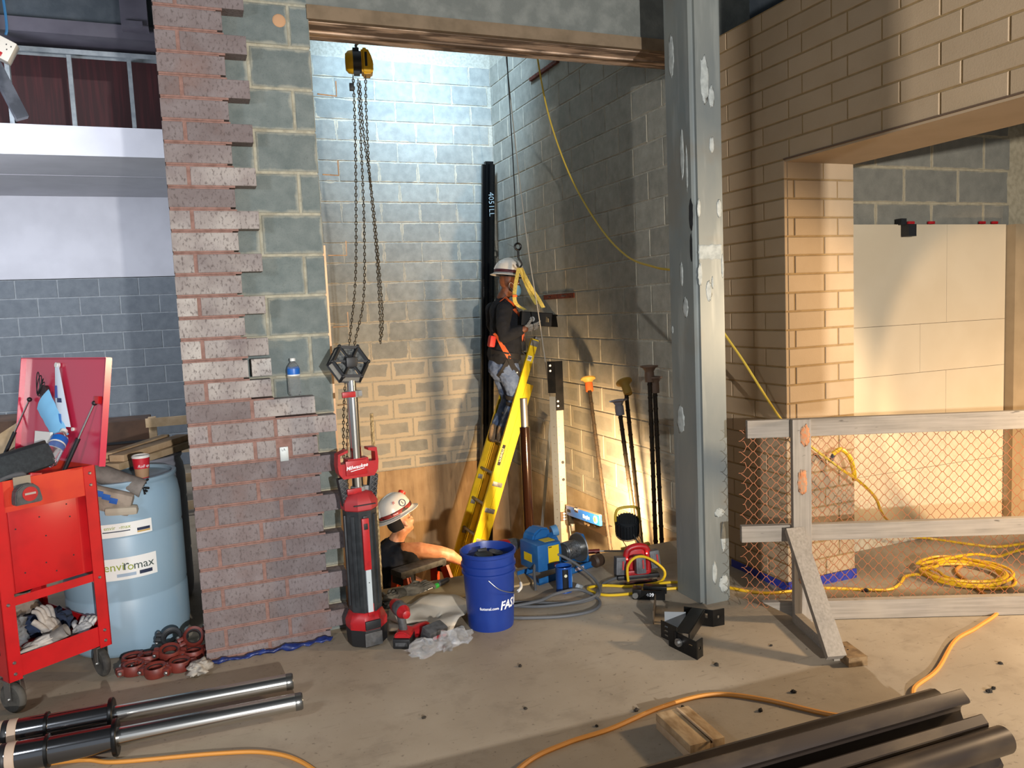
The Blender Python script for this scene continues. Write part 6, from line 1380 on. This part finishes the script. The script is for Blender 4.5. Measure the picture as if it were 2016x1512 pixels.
tag(obj('extension_cable', rope([(-1.0, -.62, .009), (-.5, -.71, .009), (-.33, -.80, .009), (.012, -.906, .009), (.20, -.99, .009), (.325, -1.133, .009), (.42, -1.40, .009), (.48, -1.75, .009)], .008, 8, 6), OC), 'orange extension cord curving away in front of the chrome cylinders', 'cord')

# ================================================================ brackets on the floor
t = thing('steel_bracket', 'black steel bracket lying open on the floor in front of the column', 'bracket', (2.01, -.865, 0))
def place(bm, M):
    for v in bm.verts: v.co = M @ v.co
    return bm
def wplate(bm, p, q, z0, z1, holes=(), T=.006):
    p = V(p); q = V(q); L = (q-p).length; cutplate(bm, L, z1-z0, T, [(u0*L, u1*L, a_, b_) for u0, u1, a_, b_ in holes], Matrix.Translation((p.x, p.y, z0)) @ Matrix.Rotation(math.atan2((q-p).y, (q-p).x), 4, 'Z'))
bm = bm_new(); wplate(bm, (.055, .04, 0), (.072, -.07, 0), .028, .112, [(.2, .45, .058, .068), (.2, .45, .036, .046), (.2, .45, .014, .024)]); wplate(bm, (.066, -.01, 0), (.096, -.20, 0), .0, .084, [(.70, .84, .052, .060)]); obj('front_plate', bm, BLACKM, t, smooth=False)
bm = bm_new(); wplate(bm, (.096, -.20, 0), (.146, -.176, 0), 0, .088, [(.35, .6, .04, .055)]); obj('front_return', bm, BLACKM, t, smooth=False)
bm = bm_new(); wplate(bm, (.286, .185, 0), (.385, .075, 0), 0, .087, [(.50, .62, .042, .066), (.70, .82, .042, .066)]); obj('rear_plate', bm, BLACKM, t, smooth=False)
bm = bm_new(); wplate(bm, (.385, .075, 0), (.452, .07, 0), 0, .087, [(.4, .6, .04, .055)]); obj('rear_return', bm, BLACKM, t, smooth=False)
bm = bm_new(); bar(bm, (.09, -.09, .092), (.325, .115, .092), .060, .006); bar(bm, (.068, -.066, .066), (.302, .138, .066), .006, .05); bar(bm, (.112, -.114, .066), (.348, .092, .066), .006, .05); obj('channel_arm', bm, BLACKM, t, smooth=False)
bm = bm_new(); cyl(bm, (.076, -.085, .045), (.066, -.087, .045), .020, n=20); cyl(bm, (.066, -.087, .045), (.056, -.089, .045), .011, n=6); obj('bolt', bm, STEEL, t)
bm = bm_new(); bar(bm, (.16, .17, .046), (.25, .115, .046), .004, .088, up=(0, 0, 1)); obj('bright_plate', bm, mat('bright_plate', 'aeb4b8', .3, .5), t)
t = thing('steel_bracket', 'small black bracket with white chalk marks lying behind the open one', 'bracket', (2.265, -.265, 0), ca(-34)); t.scale = (.82, .82, .82)
bm = bm_new(); lohi(bm, (0, -.02, .03), (.17, .02, .036)); lohi(bm, (0, -.026, .0), (.19, -.02, .065)); lohi(bm, (-.03, -.03, 0), (.03, .06, .07), .006); lohi(bm, (.04, .04, .02), (.2, .10, .07), .006); bq = obj('bracket_body', bm, BLACKM, t)
bm = bm_new(); cyl(bm, (-.01, -.03, .03), (-.01, -.04, .03), .020, n=16); obj('bolt', bm, STEEL, t)
text('chalk_mark', '409', .035, WINK, bq, (.09, -.0265, .034), (1, 0, 0), (0, 0, 1), .0006)
bm = bm_new(); bar(bm, (2.29, -.42, .035), (2.15, -.62, .035), .005, .07); tag(obj('flat_plate', bm, mat('bare_plate', '6d5f50', .4, .6)), 'narrow steel plate standing on edge between the two black brackets', 'plate')

# ================================================================ chrome cylinders, rails, block in the foreground
PB = mat('tan_band', 'b09a86', .6); DK = mat('dark_steel', '7a7a78', .25, .9)
for i, (a, b, lab) in enumerate((((-.87, -.505, .072), (.352, -.563, .072), 'chrome hydraulic cylinder on the floor, rear of the pair'), ((-.83, -.705, .072), (.368, -.765, .072), 'chrome hydraulic cylinder on the floor, nearest the camera'))):
    t = thing('hydraulic_cylinder', lab, 'cylinder', a, 0, 'hydraulic cylinders on the floor'); a = V(a); d = (V(b)-a); Lc = d.length; d.normalize()
    z0 = .70-.12*0+(.0 if i == 0 else -.02); xo = Lc-(.715 if i == 0 else .70)
    bm = bm_new(); cyl(bm, d*(xo-.1), d*(Lc-.010), .035, n=32); cyl(bm, d*(Lc-.010), d*Lc, .035, .031, n=32); rd = obj('rod', bm, CHROME, t)
    bm = bm_new(); lathe(bm, [(.0352, Lc-.03), (.0356, Lc-.028), (.0356, Lc-.006), (.032, Lc)], 32, (0, 0, 0), d, False); obj('rod_tip', bm, DK, rd)
    bm = bm_new(); lathe(bm, [(.0, -.3), (.052, -.3), (.054, -.29), (.054, xo-.23), (.050, xo-.225), (.050, xo-.01), (.0, xo)], 40, (0, 0, 0), d); bo = obj('barrel', bm, mat('barrel_chrome', '707072', .14, .95), t)
    bm = bm_new(); lathe(bm, [(.05, xo-.012), (.068, xo-.010), (.070, xo-.006), (.070, xo+.004), (.066, xo+.008), (.036, xo+.008)], 40, (0, 0, 0), d, False); obj('flange', bm, BLACKM, bo)
    bm = bm_new(); lathe(bm, [(.054, xo-.24), (.060, xo-.238), (.060, xo-.228), (.05, xo-.226)], 40, (0, 0, 0), d, False); obj('collar', bm, BLACKM, bo)
    for k in range(3):
        u = xo-.335-.052*k; bm = bm_new(); lathe(bm, [(.0545, u-.030), (.057, u-.028), (.057, u), (.0545, u+.002)], 36, (0, 0, 0), d, False); obj('wear_band', bm, PB, bo)
        bm = bm_new(); lathe(bm, [(.0545, u-.05), (.0555, u-.048), (.0555, u-.034), (.0545, u-.032)], 36, (0, 0, 0), d, False); obj('seal', bm, BLACKP, bo)
RAILM = mat('oily_rail', '372e28', .4, .4, c2='554839', scale=7, lo=.45, hi=.7, stretch=(.4, 1, 1))
def longrail(name, label, poly, x0, x1, group='black rails in the foreground', circ=None):
    bm = bm_new(); pr_ = [(y+2.1, z) for y, z in poly]; sl = -.03
    a = [bm.verts.new((x0, y+sl*(x0-x1), z)) for y, z in pr_]; b = [bm.verts.new((x1, y, z)) for y, z in pr_]; n_ = len(pr_)
    for i in range(n_): bm.faces.new((a[i], a[(i+1) % n_], b[(i+1) % n_], b[i]))
    bm.faces.new(list(reversed(a))); bm.faces.new(b)
    if circ: cyl(bm, (x0, circ[0]+2.1+sl*(x0-x1), circ[1]), (x1+circ[3], circ[0]+2.1, circ[1]), circ[2], n=32)
    o = obj(name, bm, RAILM, None, ang=30); o.location = (0, -2.1, 0); return tag(o, label, 'rail', group)
longrail('guide_rail', 'oily dark guide rail lying on its side, rear of the foreground bundle', [(-1.955, 0), (-1.955, .10), (-1.962, .165), (-1.975, .182), (-1.995, .190), (-2.015, .187), (-2.03, .176), (-2.045, .178), (-2.06, .198), (-2.098, .236), (-2.104, .238), (-2.134, .214), (-2.138, .204), (-2.132, .196), (-2.112, .184), (-2.101, .168), (-2.101, .152), (-2.112, .128), (-2.13, .10), (-2.13, 0)], .55, 2.50)
longrail('guide_rail', 'oily dark flange rail lying between the rear rail and the round one', [(-2.135, 0), (-2.135, .12), (-2.142, .140), (-2.150, .152), (-2.186, .187), (-2.192, .188), (-2.214, .168), (-2.216, .155), (-2.208, .14), (-2.206, 0)], .55, 2.49)
longrail('round_rail', 'oily dark round tube on a base plate, front of the foreground bundle', [(-2.21, 0), (-2.21, .06), (-2.23, .085), (-2.27, .082), (-2.285, .06), (-2.275, .0)], .55, 2.47, circ=(-2.262, .130, .046, .03))
t = thing('wood_block', 'short two-ply pine block with a groove lying under the rails', 'block', (1.685, -1.60, 0), ca(-3))
for i, (z0, z1, m) in enumerate(((.0, .032, WOOD), (.033, .064, mat('block_pine', 'c2a47c', .8, c2='96754c', scale=9, stretch=(3, 1, 1))))):
    if i == 0: bm = bm_new(); lohi(bm, (-.072, -.14, z0), (.072, .11, z1), .002)
    else:
        bm = bm_new(); lohi(bm, (-.072, -.14, z0), (.012, .11, z1), .002); lohi(bm, (.022, -.14, z0), (.072, .11, z1), .002); lohi(bm, (.012, -.14, z0), (.022, .11, z1-.012))
    obj('ply', bm, m, t)
bm = bm_new(); bar(bm, (.017, .10, .068), (.02, -.15, .068), .008, .008); obj('splinter', bm, WOOD, t)
# chips and grit
for i, (x, y, r_, l_) in enumerate([(1.62, -1.335, 0.009, 'beside the wood block, at the bend of the orange cord'), (1.8, -1.4, 0.008, 'inside the bend of the orange cord above the wood block'), (2.28, -1.5, 0.01, 'right of the orange cord bend, nearer the rails'), (2.06, -1.56, 0.009, 'between the wood block and the orange cord'), (2.15, -1.15, 0.01, 'on the open floor in front of the black bracket'), (2.98, -1.85, 0.01, 'just right of the rail ends, left of a pair'), (3.02, -1.84, 0.008, 'just right of the rail ends, smaller of a pair'), (3.14, -2.0, 0.012, 'at the right edge, beyond the rail ends'), (1.22, -1.12, 0.007, 'in the middle of the open floor below the bucket'), (0.82, -1.0, 0.007, 'on the open floor between the bags and the orange cord'), (1.42, -1.37, 0.006, 'left of the wood block beside the orange cord'), (3.25, -1.7, 0.008, 'right of the orange cord near the picture edge'), (2.9, -2.1, 0.01, 'at the bottom right corner past the round rail'), (1.35, -0.75, 0.008, 'on the floor between the bucket and the black bracket'), (3.42, -0.78, 0.014, 'largest, beside the yellow cord behind the fence'), (2.5, -1.1, 0.006, 'left of the fence foot')]):
    lump('chip', 'dark chip '+l_, 'chip', (x, y, r_*.5), (r_, r_*.8, r_*.6), mat('chip_dark', '3a332b', .95), .5, 30, i, i, 'chips of debris on the floor')
# power box hanging at the upper left
t = thing('power_box', 'white multi-socket power box hanging from a blue cord at upper left', 'power box', (-.655, .30, 2.945)); t.rotation_euler = (0, ca(28), 0)
bm = bm_new(); lohi(bm, (-.075, -.035, -.05), (.055, .035, .045), .006); pb_ = obj('box_body', bm, WHITEP, t)
bm = bm_new(); lohi(bm, (.0, -.038, -.042), (.022, -.034, -.022), .001); obj('red_switch', bm, RED, pb_)
for x, z in ((-.03, .02), (-.01, .02), (.02, .02), (.04, .02), (-.02, -.0), (.03, 0)):
    bm = bm_new(); lohi(bm, (x-.002, -.0365, z-.003), (x+.002, -.0345, z+.003)); obj('socket_slot', bm, INK, pb_)
tag(obj('blue_cable', rope([(-.665, .30, 4.68), (-.648, .30, 3.6), (-.625, .30, 3.10), (-.632, .30, 3.005)], .006, 8, 6), mat('cord_blue', '2f6a9a', .5)), 'blue cord holding up the white power box at upper left', 'cord')
# scuffs of primer and tape on the column
SC = mat('primer_scuff', 'a6aaa6', .75, c2='8f9490', scale=30)
CF = -.5305
for i, (px, z, w, h, f_) in enumerate(((2.60, 2.78, .05, .22, 0), (2.64, 2.70, .035, .10, 0), (2.635, 2.455, .03, .08, 0), (2.548, 2.13, .022, .09, 0), (2.675, 2.13, .03, .09, 0), (2.615, 1.905, .155, .085, 0), (2.548, 1.79, .028, .11, 0), (2.60, 1.70, .035, .10, 0), (2.625, 1.745, .015, .06, 0), (2.64, .50, .06, .045, 0), (2.66, .36, .03, .16, 0), (2.60, .17, .03, .12, 0), (2.66, .10, .06, .09, 0), (2.69, 1.83, .015, .12, 0),
    (-.35, 2.95, .05, .20, 1), (-.43, 2.42, .035, .25, 1), (-.47, 2.35, .02, .22, 1), (-.40, 1.80, .03, .12, 1), (-.43, 1.62, .05, .10, 1), (-.36, 1.0, .07, .14, 1), (-.30, 1.50, .02, .04, 1))):
    nm = 'primer_scuff'
    bm = crumple((0, 0, 0), (w/2, .0016, h/2), .16, 18, i+3, 18, 12, False) if f_ == 0 else crumple((0, 0, 0), (.0016, w/2, h/2), .16, 18, i+3, 18, 12, False)
    if i == 5:
        bm = bm_new(); sheet(bm, lambda u, v: V(((u-.5)*w*(.96+.08*mnoise.noise(V((0, v*5, 1)))), 0, (v-.5)*h*(.9+.25*mnoise.noise(V((u*6, 0, 2)))))), 14, 8, .0016)
    o = obj(nm, bm, SC, COLU, ang=180); o.location = (px, CF, z) if f_ == 0 else (2.5195, px, z)
BK = mat('burn_mark', '15171a', .8)
for y, z, w, h in ((-.50, 2.10, .035, .16), (-.495, 1.93, .022, .14)):
    o = obj('burn_mark', crumple((0, 0, 0), (.0015, w/2, h/2), .12, 16, 5, 18, 12, False), BK, COLU, ang=180); o.location = (2.5195, y, z)
